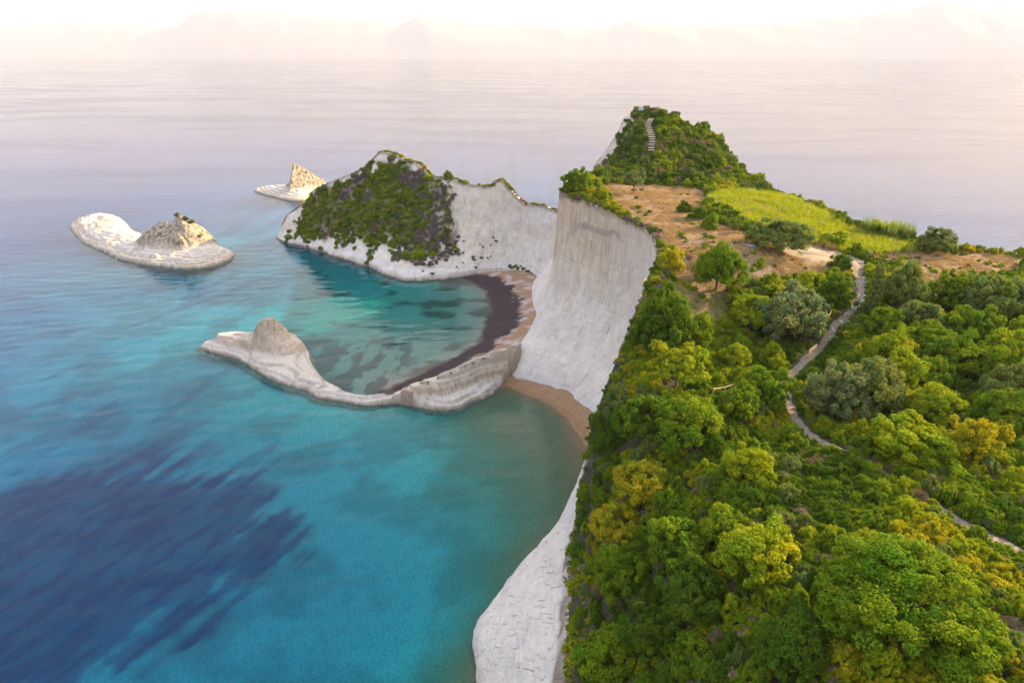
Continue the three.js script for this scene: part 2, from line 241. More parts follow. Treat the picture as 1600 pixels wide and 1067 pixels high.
{
  const relief = (x, y, z, st, h) => 1.0 * fbm3(x * 0.06, y * 0.03, z * 0.06, 3) + 0.16 * fbm3(x * 0.22, y * 0.06, z * 0.22, 3) + 0.2 * fbm3(x * 0.7, y * 0.35, z * 0.7, 3) + 0.16 * (strat(y, 1.3, x, z) - y) * sstep(0.5, 0.05, h) + 0.9 * sstep(3.2, 2.4, y) * sstep(-1, 2, y) * sstep(11, 8, st);
  const [g] = cliffGeo(T, B, 420, 112, {
    top: (x, z, h) => G(x, z), profile: (h, st) => lerp(flare(h), slab(h), sstep(7.5, 11.5, st)),
    relief, fade: st => 0.35 + 0.65 * sstep(0, 0.5, st),
    colour: (x, y, z, st, h, top) => {
      let c = marl(x, y, z);
      const vs = fbm3(x * 0.3, y * 0.03, z * 0.3, 3);
      c = mixc(c, [0.53, 0.40, 0.25], 0.8 * sstep(0.3, 1.0, h + 0.35 * vs) * sstep(6.5, 2, st)); c = mixc(c, [0.32, 0.23, 0.15], 0.38 * sstep(0.14, 0.34, fbm3(x * 0.5 + 8, y * 0.025, z * 0.5, 3)) * sstep(0.5, 0.85, h) * sstep(5, 2, st));                       // ochre staining on the buttress
      c = mixc(c, GREYR, 0.25 * sstep(0.0, 0.35, vs) * sstep(6, 9, st));
      const under = top - y + 1.2 * fbm3(x * 0.12, y * 0.12, z * 0.12, 3) + 0.5 * fbm3(x * 0.6, y * 0.6, z * 0.6, 2);
      c = mixc(c, BROWN, 0.85 * sstep(2.4, 1.2, under) * (0.45 + 0.55 * sstep(-0.1, 0.2, fbm3(x * 0.1 + 4, y * 0.1, z * 0.1, 2))));   // root soil below the turf
      const bd = Math.abs(y - (top - 7.5 - 3 * fbm2(x * 0.05, z * 0.05, 2)));
      c = mixc(c, [0.34, 0.27, 0.22], 0.8 * sstep(1.3, 0.4, bd + 0.8 * vs) * sstep(1.0, 1.6, st) * sstep(3.6, 2.8, st));     // dark seam under the rim
      c = mixc(c, WET, 0.75 * sstep(1.2, 0.2, y + 0.5 * vs));
      if (y < 5) c = mixc(c, bedTone(y * 2, x, z) > 0.15 ? CREAM : GREYR, 0.5 * sstep(5, 3, y));
      return c;
    }
  });
  mesh('cliff_face', g, rockMat, headland);
  const [g2] = cliffGeo(T2, B2, 200, 70, { top: (x, z, h) => G(x, z), profile: (h, st) => lerp(flare(h), 1 - h, 0.6 * sstep(8.6, 6, st)), relief: (x, y, z, st, h) => relief(x, y, z, 12, h), fade: st => 0.35 + 0.65 * sstep(T2.length - 1, T2.length - 1.5, st), colour: (x, y, z, st, h, top) => mixc(marl(x, y, z), BROWN, 0.7 * sstep(3, 1.5, top - y)) });
  mesh('cliff_face', g2, rockMat, headland);
}

// ---------------------------------------------------------------- the promontory beyond the cove
const CR = [[-139.2, 1.4, -400], [-133.9, 12.5, -402], [-119.1, 22.4, -398], [-112.2, 30.1, -392], [-95.9, 37.2, -386], [-81.3, 43.7, -380], [-71.6, 52, -376], [-63.7, 52.5, -372], [-55, 49.2, -367], [-48.4, 48.3, -362], [-40.9, 43.2, -355], [-30.2, 44, -344], [-22.5, 41.8, -342], [-12, 40.8, -341], [-6.3, 43.7, -342], [-0.6, 38.3, -341], [6, 32.8, -338], [12.5, 33, -334], [20.5, 31.8, -326], [24.5, 34.2, -312], [34, 45, -300]];
const CB = [[-141, -398], [-138.8, -396], [-132.2, -388], [-120, -378.8], [-105, -366], [-92.6, -354.9], [-80, -343.9], [-71, -334], [-64, -325], [-57.6, -318.4], [-50, -314.3], [-41.7, -315.3], [-31.1, -317.4], [-20.5, -322.6], [-13, -326], [-5, -328], [3, -326], [9, -318], [13, -303], [14, -290], [16, -278]];
const pSlope = table([[0, 1], [0.05, 0.975], [0.075, 0.90], [0.13, 0.80], [0.24, 0.63], [0.6, 0.33], [1, 0]]), pWall = table([[0, 1], [0.06, 0.96], [0.09, 0.86], [0.17, 0.66], [0.3, 0.45], [0.55, 0.22], [1, 0]]);
const promontory = new THREE.Group(); promontory.name = 'promontory'; promontory.userData.kind = 'structure'; scene.add(promontory);
const vegMask = (st, h, x, z) => { const n = 0.34 * fbm2(x * 0.06, z * 0.06, 4); return sstep(1.7, 2.5, st + n * 2) * sstep(11.8, 10.9, st + n * 3.5 + 0.5 * fbm2(x * 0.2, z * 0.2 + h * 9, 3) - 0.9 * (0.5 - h)) * sstep(0.17, 0.25, h + n * 0.5 + 0.05 * (st < 4)) * sstep(1.02, 0.93, h - n * 0.4 + (Math.abs(st - 6.2) < 0.6 ? 0.12 : 0)); };
let promSurf;
{
  const colour = (x, y, z, st, h, top) => {
    let c = marl(x, y, z);
    const v = vegMask(st, h, x, z);
    c = mixc(c, CREAM, 0.5 * sstep(0.1, 0.3, fbm3(x * 0.1, y * 0.1, z * 0.1, 3)));
    c = mixc(c, mixc([0.19, 0.155, 0.12], [0.16, 0.165, 0.06], sstep(-0.15, 0.15, fbm2(x * 0.07, z * 0.07, 3))), v);
    const bd = bedTone(y * 1.6, x, z); if (y < 7) c = mixc(c, bd > 0.1 ? CREAM : GREYR, 0.45 * sstep(7, 4, y));
    { const a = bedIndex(y, 1.7, x, z), i = Math.floor(a), f = a - i; c = mixc(c, hash1(i) > 0.5 ? [0.50, 0.43, 0.34] : GREYR, (0.12 + 0.4 * sstep(16, 5, y)) * sstep(0.25, 0.1, Math.abs(f - 0.5)) * sstep(-0.2, 0.2, fbm2(x * 0.1, y * 0.3, 3)) * (1 - v)); }
    if (y > 2.2 && y < 4.4) c = mixc(c, PALE, 0.5);
    c = mixc(c, WET, 0.85 * sstep(1.1, 0.3, y + 0.4 * fbm2(x * 0.2, z * 0.2, 2)));
    c = mixc(c, BROWN, 0.6 * sstep(2.2, 0.6, top - y));
    return c;
  };
  const relief = (x, y, z, st, h) => { const wall = sstep(11, 12, st); return (1.6 - 0.8 * wall) * fbm3(x * 0.07, y * 0.05, z * 0.07, 4) + 0.7 * fbm3(x * 0.25, y * 0.05, z * 0.25, 3) + 0.22 * (strat(y, 1.5, x, z) - y) * sstep(14, 8, y) + 0.5 * Math.abs(n3(x * 0.16, y * 0.02, z * 0.16)) * wall * sstep(0.6, 0.3, h) ; };
  const [g, surf] = cliffGeo(CR, CB, 420, 90, { profile: (h, st) => lerp(pSlope(h), pWall(h), sstep(10.4, 11.8, st)), relief, fade: st => sstep(-0.2, 0.8, st), colour });
  promSurf = surf;
  mesh('cliff_face', g, rockMat, promontory);
  const CBk = CR.map((p, i) => [p[0] + 6 + i * 0.6, p[2] - 26]);
  const [gb] = cliffGeo(CR, CBk, 200, 40, { profile: h => 1 - h, relief: (x, y, z, st, h) => 1.5 * fbm3(x * 0.07, y * 0.05, z * 0.07, 3) * sstep(1, 0.9, h), colour: (x, y, z, st, h, top) => mixc(TAN, MOSS, sstep(-0.1, 0.2, fbm2(x * 0.1, z * 0.1, 3))), cap: 0 });
  mesh('back_slope', gb, rockMat, promontory);
}

// ---------------------------------------------------------------- low rocks in the sea, as height fields on their own outlines
function rock(name, label, x0, x1, z0, z1, s, H, colour, group) {
  const nu = Math.ceil((x1 - x0) / s), nv = Math.ceil((z1 - z0) / s), cx = (x0 + x1) / 2, cz = (z0 + z1) / 2;
  const t = thing(name, cx, 0, cz);
  const g = gridGeo(nu, nv, (i, j) => { const x = x0 + i * s, z = z0 + j * s, y = H(x, z); if (y < -2.5) return null; return [x - cx, y, z - cz, x + y * 0.7, z + y * 0.7, ...colour(x, y, z)]; });
  mesh('rock', g, shelfMat, t);
  return tag(t, label, 'islet', group);
}
const under = d => d * 1.6;

const strataColour = (x, y, z, conical, w = 0.8) => {
  const a = bedIndex(y, w, x, z) + 0.04, i = Math.floor(a), f = a - i, p = fbm2(x * 0.06, z * 0.06, 3), t = hash1(i), r = sstep(0.1, 0.25, f) * sstep(0.98, 0.85, f);
  let c = mixc(PALE, CREAM, clamp(0.1 + 0.75 * t + 0.5 * p));
  c = mixc(c, mixc([0.40, 0.29, 0.18], [0.19, 0.145, 0.10], hash1(i + 50)), (0.35 + 0.4 * hash1(i + 9)) * r * sstep(-0.5, -0.1, fbm2(x * 0.12, z * 0.12 + i * 3, 3)) * sstep(0.4, 1.0, y));
  c = mixc(c, mixc([0.44, 0.385, 0.31], [0.15, 0.125, 0.085], sstep(-0.02, 0.25, fbm2(x * 0.45, z * 0.45, 3) + 0.1 * fbm2(x * 0.1, z * 0.1, 2))), conical);
  return mixc(c, WET, 0.92 * sstep(1.0, 0.3, y + 0.35 * fbm2(x * 0.3, z * 0.3, 2)));
};
// left islet: long striped shelf with a dome at one end
const ISL = smoothPoly([[-279.9, -427], [-256.9, -396.5], [-243.1, -381.7], [-225.2, -366.5], [-205.9, -349.9], [-186, -340.4], [-166.6, -334.6], [-155.4, -338.1], [-150, -349], [-152, -362], [-163, -373], [-182, -386], [-207, -396], [-222, -402], [-233, -413], [-250, -436], [-262, -450], [-273, -449], [-281, -438]], 4);
const domeL = (x, z) => { const r = Math.hypot((x + (x > -178 ? 178 : 178)) / (x > -178 ? 17 : 30) + 0.12 * fbm2(x * 0.08, z * 0.08), (z + 366) / 15 + 0.15 * fbm2(x * 0.07 + 3, z * 0.07)); return Math.max(0, 1 - r); };
const heightL = (x, z) => {
  const d = polySD(ISL, x, z)[0] + 0.9 * fbm2(x * 0.12, z * 0.12, 4); if (d < 0) return under(d);
  const h = strat(1.25 * (1.3 * sstep(0, 0.8, d) + 0.22 * Math.min(d, 12) + 1.2 * sstep(3.5, 4.4, d) * sstep(-0.3, 0.2, fbm2(x * 0.05, z * 0.05, 2))), 0.8, x, z), dm = domeL(x, z);
  return h + 16.5 * dm ** 0.85 * (1 + 0.32 * fbm2(x * 0.09, z * 0.09, 3)) * sstep(0, 3, d) * lerp(1, 0.9, dm) + (dm > 0 ? 0.9 * fbm2(x * 0.3, z * 0.3, 3) * sstep(0, 0.2, dm) : 0);
};
rock('rock_islet', 'long pale striped islet with a scrub-topped dome at one end, standing alone in open water', -286, -146, -455, -330, 0.55, heightL, (x, y, z) => { const dm = domeL(x, z); let c = strataColour(x, y, z, sstep(0.03, 0.1, dm)); if (x < -236) c = mixc(c, [0.68, 0.47, 0.36], 0.75 * sstep(0.02, 0.25, fbm2(x * 0.07 + 3, z * 0.07, 3)) * sstep(2, 2.6, y)); return c; }, 'sea rocks off the cape');  // left lobe top: pink sunlight is painted into the rock colour
// far islet: a fin above a low shelf
const ISF = smoothPoly([[-206, -549.5], [-184.2, -527], [-163.8, -510.4], [-153, -516], [-146, -538], [-150, -552], [-176, -566], [-202, -562]], 4);
rock('rock_islet', 'small far islet with a sharp fin of rock rising from a low shelf', -212, -140, -572, -504, 0.6, (x, z) => {
  const d = polySD(ISF, x, z)[0] + 0.8 * fbm2(x * 0.12, z * 0.12, 4); if (d < 0) return under(d);
  let h = strat(1.2 * sstep(0, 0.8, d) + 0.25 * Math.min(d, 14), 0.8, x, z);
  const a = (x + 172), zz = Math.abs(z + 543 + 0.3 * a), crest = a < 0 ? 0 : Math.max(0, 19 - a * 0.52) * sstep(-0.4, 1.2, a);
  const back = z + 543 + 0.3 * a < 0 ? 1.1 : 0.95;
  const face = a < 0 ? Math.max(0, 7 + a * 0.9) * Math.max(0, 1 - zz / 14) : Math.max(0, crest - zz * back) ;
  return h + face * (1 + 0.12 * fbm2(x * 0.25, z * 0.25, 3));
}, (x, y, z) => { let c = strataColour(x, y, z, sstep(5, 7, y)); if (y > 7 && z < -543 - 0.3 * (x + 172) + 1.2) c = mixc(c, [0.42, 0.26, 0.07], 0.8); return c; }, 'sea rocks off the cape');
// near spit: islet with a peak, a low bar, and the banded terrace that joins the cliff
const ISN = smoothPoly([[-116, -233.1], [-108.4, -227.8], [-98.3, -222.7], [-88.7, -213.5], [-81.1, -206.4], [-73.5, -201.1], [-66.7, -197.9], [-62.6, -193.4], [-54.9, -190.8], [-45.1, -187.8], [-34.9, -188.6], [-23.9, -184.5], [-17.1, -184.9], [-12.6, -189.5], [-7.1, -193.8], [-2.5, -203], [3, -209], [-4, -213], [-12, -206], [-18.3, -200], [-23.5, -197], [-29.5, -194.5], [-36.5, -193], [-46, -192.3], [-52.9, -195.5], [-57.4, -199.6], [-62.5, -205], [-67.7, -213], [-71.5, -221], [-74, -228], [-79, -234], [-90, -238], [-105, -239], [-113, -238]], 4);
const TIER = smoothPoly([[-111, -234.4], [-105, -228.6], [-95, -224], [-86.5, -220.4], [-77.5, -219], [-74.5, -223], [-74, -227], [-78, -233], [-90, -237], [-105, -238]], 4);
const TC = [[-50, -190.6, 0.6], [-43, -189.8, 1.2], [-39, -189.3, 2], [-36.2, -189, 3], [-32.2, -189.4, 5.6], [-29.5, -190, 6.6], [-23.5, -191.4, 8], [-18.3, -195, 9], [-11.6, -201.5, 9.8], [-3.6, -206.5, 11], [3, -209.5, 12]];
const peakN = (x, z) => Math.exp(-1.7 * (((x + 86) / (x < -86 ? 10 : 7.5)) ** 2 + ((z + 226.5) / 7) ** 2 + 0.3 * fbm2(x * 0.12, z * 0.12, 2)));
rock('rock_spit', 'cream banded rock spit with a pointed knob, curving from the tall cliff round the cove', -120, 4, -242, -181, 0.34, (x, z) => {
  const d = polySD(ISN, x, z)[0] + 0.45 * fbm2(x * 0.2, z * 0.2, 4); if (d < 0) return under(d);
  let h = 1.1 * sstep(0, 0.5, d) + 0.16 * Math.min(d, 8) + 0.9 * sstep(1.2, 1.7, d + 0.5 * fbm2(x * 0.1, z * 0.1, 2));
  let knob = 0; const dt = polySD(TIER, x, z)[0] + 0.6 * fbm2(x * 0.15, z * 0.15, 3);
  if (dt > 0) { const pk = peakN(x, z); h += 2.2 * sstep(0, 1.8, dt) + 0.14 * Math.min(dt, 7); knob = 8.6 * Math.min(1, pk) ** 1.3 * (1 + 0.12 * fbm2(x * 0.22, z * 0.22, 2)) * sstep(0, 2, dt); }
  if (x > -50) { const [dl, at, side] = lineD(TC, x, z), ch = along(TC, at, 2), w = side > 0 ? 5.5 : 7; h = Math.max(h, Math.min(h + 20, ch * (side > 0 ? sstep(1.0, 0.12, dl / w) : sstep(1.15, 0.0, dl / w)) + 0.2 * fbm2(x * 0.3, z * 0.3, 3))); }
  return strat(h, lerp(1.0, 1.35, sstep(-48, -38, x)), x, z) + 0.75 * knob + 0.25 * strat(knob, 0.8, x, z) + 0.12 * fbm2(x * 0.8, z * 0.8, 2);
}, (x, y, z) => { const pk = peakN(x, z); let c = strataColour(x, y, z, 0.8 * sstep(0.45, 0.65, pk + 0.3 * fbm2(x * 0.3, z * 0.3, 2)), lerp(1.0, 1.35, sstep(-48, -38, x))); if (y > 3.2) { c = mixc(c, [0.55, 0.44, 0.31], 0.35); if (x > -40) c = mixc(c, [0.25, 0.185, 0.12], 0.55 * sstep(0.0, 0.4, n2(y * 1.25 + 1.2 * bedWarp(x, z), 5.5) + 0.15 * fbm2(x * 0.15, y * 0.5, 2))); } else c = mixc(c, [0.60, 0.585, 0.58], 0.35 * sstep(0.8, 1.4, y)); return c; }, 'sea rocks off the cape');

// ---------------------------------------------------------------- sea bed and beaches
const depth = tps([[-2.2, 1.2, -206], [6, 1.6, -200], [15, 1.8, -190], [22, 1.6, -178], [-3.2, 0, -202], [6.1, 0, -194.3], [11.9, 0, -188.2], [17.2, 0, -178.9], [19.8, 0, -166.8], [20, -0.4, -150], [14, -0.8, -132], [5, -1, -120], [-7, -1.6, -95], [0, -1, -178], [8, -1.3, -150], [-12, -3, -160], [-20, -5, -140], [-40, -7.5, -135], [-33, -5, -158], [-45, -6, -165], [-72, -8.5, -160], [-115, -11, -180], [-170, -13, -200], [-130, -13, -120], [-58, -10, -103], [-28, -7.5, -95], [-14, -5, -103], [-8, -4, -128], [-20, -3, -178], [-60, -4, -185], [-90, -5, -205], [-115, -7, -225],
  [-25, -0.1, -318], [-16.8, 0, -311.3], [-11.2, 0, -298.8], [-8.4, 0, -281.3], [-8.4, 0, -261.7], [-11, 0, -241.2], [-16.4, 0, -228.9], [-24.7, 0, -217.7], [-32.3, 0, -207.4], [-39.5, 0, -198.8], [0, 2.2, -322], [10, 3, -305], [13, 3.2, -290], [9, 3, -265], [3, 3, -245], [-2, 2.4, -228], [-10, 2, -217], [-22, 1.4, -205],
  [-30, -1.2, -300], [-28, -1.3, -270], [-32, -1.2, -245], [-45, -1.1, -220], [-55, -2, -255], [-60, -2.6, -285], [-45, -2.2, -310], [-62, -1.6, -228], [-75, -3.5, -250], [-85, -5, -290], [-75, -4, -328], [-110, -7, -300], [-110, -6, -345], [-110, -7, -255], [-150, -9, -280], [-145, -8, -330], [-150, -10, -400], [-200, -9, -335], [-250, -12, -370], [-220, -15, -280], [-300, -20, -330], [-260, -17, -200], [-290, -22, -450], [-200, -16, -470], [-100, -14, -430], [-20, -12, -400], [-170, -14, -520], [30, -6, -350], [60, -10, -380], [-320, -26, -560], [40, -18, -560]]);
const SANDC = [0.70, 0.65, 0.55], BEACH = [0.40, 0.245, 0.125], WRACK = [0.052, 0.030, 0.034], WEED_SCATTER = [0.002, 0.10, 0.215], PALEB = [0.62, 0.52, 0.50];  // seagrass tone: blue light scattered in the water is put into its colour
const MEADOW = smoothPoly([[-145, -150], [-125, -167], [-97, -172], [-74, -167], [-57, -152], [-48, -130], [-54, -115], [-66, -98], [-80, -84], [-100, -70], [-150, -80]], 4);
const COVEW = [[-25, -319.4], [-16.8, -311.3], [-11.2, -298.8], [-8.4, -281.3], [-8.4, -261.7], [-11, -241.2], [-16.4, -228.9], [-24.7, -217.7], [-32.3, -207.4], [-39.5, -198.8], [-45, -194.7]];
const COVE = [[-120, -380], [-80, -345], [-50, -316], [-10, -328], [20, -330], [20, -260], [8, -225], [-2, -209], [-12, -201], [-24, -191], [-45, -189.5], [-62, -200], [-74, -222], [-95, -260]];
const sx = Math.cos(2.05), sz = Math.sin(2.05);                        // streaks on the sea bed run with the swell
function bedColour(x, z, y) {
  const n = fbm2(x * 0.03, z * 0.03, 4), a = x * sx + z * sz, b = -x * sz + z * sx;
  let c = mixc(SANDC, [0.48, 0.46, 0.40], sstep(-0.2, 0.3, n));
  const [dm] = polySD(MEADOW, x, z), st = fbm2(a * 0.025, b * 0.16, 4);
  c = mixc(c, WEED_SCATTER, 0.95 * sstep(-5, 6, dm + 14 * st + 12 * n + 3 * fbm2(x * 0.2, z * 0.2, 3) - 5) * (0.78 + 0.22 * sstep(-0.1, 0.25, fbm2(a * 0.05, b * 0.2 + 7, 4))));
  if (x < -60 && z < -160) c = mixc(c, WEED_SCATTER, 0.4 * sstep(0.1, 0.5, fbm2(a * 0.012, b * 0.05, 4)));
  const cove = sstep(-3, 3, polySD(COVE, x, z)[0] + 2 * n), shore = (1 - sstep(-1.5, 0.5, polySD(COVE, x, z)[0])) * sstep(-34, -14, x + 6 * n);
  if (cove > 0) {                                                     // the cove: dark wrack along the beach, drifts of weed off it
    const [d, at, side] = lineD(COVEW, x, z), out = side > 0 ? -d : d;          // out > 0: landward
    const nn = 3.2 * fbm2(x * 0.07, z * 0.07, 4), n1 = 2 * fbm2(x * 0.25, z * 0.25, 3), w = at < 5 ? 11 : 7;
    let k = mixc(mixc(c, [0.33, 0.32, 0.26], 0.8), mixc(PALEB, [0.46, 0.28, 0.17], sstep(-0.05, 0.2, fbm2(x * 0.09 + 5, z * 0.09, 3) + 0.02 * out - 0.12)), sstep(-1.5, 0.5, out));
    k = mixc(k, WRACK, sstep(-2.5, -0.5, out + 0.8 * nn) * sstep(w + 1.5, w - 0.5, out + nn * 1.3 + n1));
    k = mixc(k, [0.10, 0.09, 0.07], 0.85 * sstep(-0.05, 0.3, fbm2(x * 0.03 + 11, z * 0.045, 3) + 0.34 * sstep(-250, -275, z) * sstep(-50, -26, x) - 0.2) * sstep(0.5, -1, out));
    k = mixc(k, [0.08, 0.09, 0.10], 0.85 * sstep(0.0, 0.12, fbm2(x * 0.10 + 2, z * 0.035, 3)) * sstep(-250, -234, z) * sstep(-30, -40, x));
    c = mixc(c, k, cove);
  }
  if (shore > 0) { let k = mixc(c, BEACH, sstep(-6.5, -1.5, y + 0.8 * n)); k = mixc(k, [0.46, 0.30, 0.17], 0.6 * sstep(0.5, 0.9, y + 0.5 * n)); c = mixc(c, k, shore); }
  return c;
}
{
  const axis = (a, b, s, far) => { const v = []; for (let x = a; x <= b; x += s) v.push(x); let st = s * 1.5, x = b; while (x < far) { x += st; st *= 1.35; v.push(x); } st = s * 1.5; x = a; while (x > -far) { x -= st; st *= 1.35; v.unshift(x); } return v; };
  const X = axis(-165, 30, 0.85, 29500), Z = axis(-330, -62, 0.85, 29500);
  const full = gridGeo(X.length, Z.length, (i, j) => {
    const x = X[i], z = Z[j]; let y;
    const far = Math.hypot(x + 100, z + 250);
    if (x > 46 && z > -330) y = -8;
    else if (far > 420) y = -Math.min(55, 22 + (far - 420) * 0.05); else y = Math.max(-24, lerp(depth(x, z), -22, sstep(330, 420, far))) + 0.25 * fbm2(x * 0.06, z * 0.06, 3);
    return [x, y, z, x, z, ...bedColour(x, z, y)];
  });
  // split what stands above the water into the two beaches
  const pos = full.attributes.position.array, src = full.index.array, sets = [[], [], []];
  for (let k = 0; k < src.length; k += 3) { let y = 0, x = 0, z = 0; for (let m = 0; m < 3; m++) { x += pos[src[k + m] * 3] / 3; y += pos[src[k + m] * 3 + 1] / 3; z += pos[src[k + m] * 3 + 2] / 3; } const s = y < -0.02 || x > 40 || z > -140 ? 0 : z < -207 - 0 * x && x < 30 ? 1 : 2; sets[s].push(src[k], src[k + 1], src[k + 2]); }
  const bedMat = new THREE.MeshStandardMaterial({ map: soilMap, bumpMap: soilBump, bumpScale: 0.12, roughness: 1, vertexColors: true });
  const cut = ids => { const g = new THREE.BufferGeometry(), map = new Map(), at = {}; for (const n of ['position', 'normal', 'uv', 'color']) at[n] = []; const idx = ids.map(i => { if (!map.has(i)) { map.set(i, map.size); for (const n in at) { const A = full.attributes[n]; for (let m = 0; m < A.itemSize; m++) at[n].push(A.array[i * A.itemSize + m]); } } return map.get(i); }); for (const n in at) g.setAttribute(n, new THREE.Float32BufferAttribute(at[n], full.attributes[n].itemSize)); g.setIndex(idx); return g; };
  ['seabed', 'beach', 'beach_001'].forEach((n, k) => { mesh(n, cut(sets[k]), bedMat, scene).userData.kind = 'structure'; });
}

// ---------------------------------------------------------------- the sea
{
  const waves = (n, kmin, kmax, seed, dir, spread) => { const r = rng(seed), w = []; while (w.length < n) { const k = kmin * (kmax / kmin) ** r(), a = dir + (r() + r() + r() - 1.5) * spread, kx = Math.round(k * Math.cos(a)), ky = Math.round(k * Math.sin(a)); if (!kx && !ky) continue; w.push([kx, ky, r() * 6.283, 1 / Math.hypot(kx, ky) ** 1.25]); } return w; };
  const heights = (n, w) => { const h = new Float32Array(n * n); for (const [kx, ky, ph, a] of w) { const cx = new Float32Array(n), sx_ = new Float32Array(n), cy = new Float32Array(n), sy = new Float32Array(n); for (let i = 0; i < n; i++) { cx[i] = Math.cos(2 * Math.PI * kx * i / n + ph); sx_[i] = Math.sin(2 * Math.PI * kx * i / n + ph); cy[i] = Math.cos(2 * Math.PI * ky * i / n); sy[i] = Math.sin(2 * Math.PI * ky * i / n); } for (let j = 0; j < n; j++) for (let i = 0; i < n; i++) h[j * n + i] += a * (cx[i] * cy[j] - sx_[i] * sy[j]); } let m = 0; for (const v of h) m = Math.max(m, Math.abs(v)); return h.map(v => 0.5 + 0.5 * v / m); };
  const N = 1024, hb = heights(N, waves(150, 5, 110, 5, 1.35, 0.75));
  const bump = dataTex(N, (u, v) => { const h = hb[Math.floor(v * N) * N + Math.floor(u * N)]; return [h, h, h]; }, false, true);
  bump.repeat.set(1 / 71, 1 / 71);
  const M = 512, hn = heights(M, waves(70, 2, 30, 8, 1.15, 0.8)), amp = 0.22, cell = 347 / M;
  const nrm = dataTex(M, (u, v) => { const i = Math.floor(u * M), j = Math.floor(v * M), g = (a, b) => hn[((b % M + M) % M) * M + (a % M + M) % M] * amp, dx = (g(i + 1, j) - g(i - 1, j)) / (2 * cell), dy = (g(i, j + 1) - g(i, j - 1)) / (2 * cell), l = Math.hypot(dx, dy, 1); return [0.5 - 0.5 * dx / l, 0.5 - 0.5 * dy / l, 0.5 + 0.5 / l]; }, false, true);
  nrm.repeat.set(1 / 347, 1 / 347);
  // smooth slicks and ruffled lanes on the water
  const rough = dataTex(1024, (u, v) => { const w = 0.10 * tn(u, v, 3, 3, 3, 31), s = tn(u + w, v + w, 3, 16, 5, 32) + 0.3 * tn(u, v, 10, 40, 3, 33); const r = lerp(0.2, 1.0, sstep(-0.15, 0.2, s)); return [r, r, r]; });
  rough.repeat.set(1 / 2600, 1 / 2600);
  const seaMat = new THREE.MeshPhysicalMaterial({ color: 0xffffff, roughness: 0.16, roughnessMap: rough, transmission: 1, thickness: 12, ior: 1.2, attenuationColor: new THREE.Color().setRGB(0.004, 0.63, 0.90), attenuationDistance: 16, bumpMap: bump, bumpScale: 0.19, normalMap: nrm });
  const n = 64, ax = []; for (let i = 0; i <= n; i++) { const t = i / n * 2 - 1; ax.push(Math.sign(t) * 30000 * Math.abs(t) ** 5); }
  const g = gridGeo(n + 1, n + 1, (i, j) => [ax[i], 0, ax[j] - 200, ax[i], ax[j], 1, 1, 1]); g.deleteAttribute('color');
  mesh('sea', g, seaMat, scene).userData.kind = 'structure';
}

// ---------------------------------------------------------------- far mountains across the strait
{
  const D = 24000, prof = [[-700, 40], [-300, 55], [0, 66], [80, 53], [200, 43], [290, 46], [340, 50], [370, 33], [400, 28], [450, 26], [520, 34], [600, 40], [640, 45], [690, 36], [720, 42], [800, 48], [900, 50], [980, 42], [1060, 45], [1150, 45], [1250, 38], [1330, 28], [1380, 18], [1450, 26], [1550, 38], [1620, 36], [1900, 30], [2300, 45]].map(([u, v]) => [(u - 800) * D * 0.975 / 984, 100 + (87 - v) * D * 0.98 / 1000]);
  const top = x => { let i = 0; while (i < prof.length - 2 && prof[i + 1][0] < x) i++; const [a, b] = [prof[i], prof[i + 1]], t = clamp((x - a[0]) / (b[0] - a[0])); return lerp(a[1], b[1], t * t * (3 - 2 * t)); };
  const g = gridGeo(420, 34, (i, j) => { const x = lerp(-27000, 27000, i / 419), f = j / 33, z = -D + 1800 - f * 4400, c = Math.abs(f - 0.5) * 2; const y = (top(x) + 40 * fbm2(x * 0.0012, 3.3, 4)) * (1 - c ** 1.25) * (1 + 0.12 * fbm2(x * 0.0004, z * 0.0004, 3) * sstep(0.05, 0.4, c)) - 30 * c; return [x, y, z, x, z, 0.26, 0.26, 0.265]; });
  const m = mesh('hills', g, new THREE.MeshStandardMaterial({ roughness: 1, vertexColors: true }), scene); m.userData.kind = 'structure';
}
// ---------------------------------------------------------------- path
{
  const N = 260, W = 7;
  const g = gridGeo(W, N, (i, j) => {
    const t = j / (N - 1) * (PATH.length - 1), p = catmull(PATH, t), q = catmull(PATH, Math.min(PATH.length - 1, t + 0.05)), o = catmull(PATH, Math.max(0, t - 0.05)), dx = q[0] - o[0], dz = q[1] - o[1], l = Math.hypot(dx, dz);
    const w = (1.0 + 0.6 * fbm2(t * 1.7, 3, 3) + (t < 2 ? 0.4 : 0)) * (i / (W - 1) * 2 - 1), x = p[0] - dz / l * w, z = p[1] + dx / l * w, e = Math.abs(i / (W - 1) * 2 - 1);
    const n = fbm2(x * 0.5, z * 0.5, 3);
    return [x, G(x, z) + 0.14 - 0.16 * e * e, z, x, z, ...mixc(mixc([0.34, 0.28, 0.215], [0.44, 0.37, 0.295], sstep(-0.2, 0.3, n)), SOIL, sstep(0.1, 0.4, n + 0.2 * e))];
  });
  mesh('path', g, soilMat, scene).userData.kind = 'structure';
}
// ---------------------------------------------------------------- foliage
const RX = rng(2024), rr = (a, b) => a + (b - a) * RX();
const TREES = [];                                                     // taken spots [x, z, r]
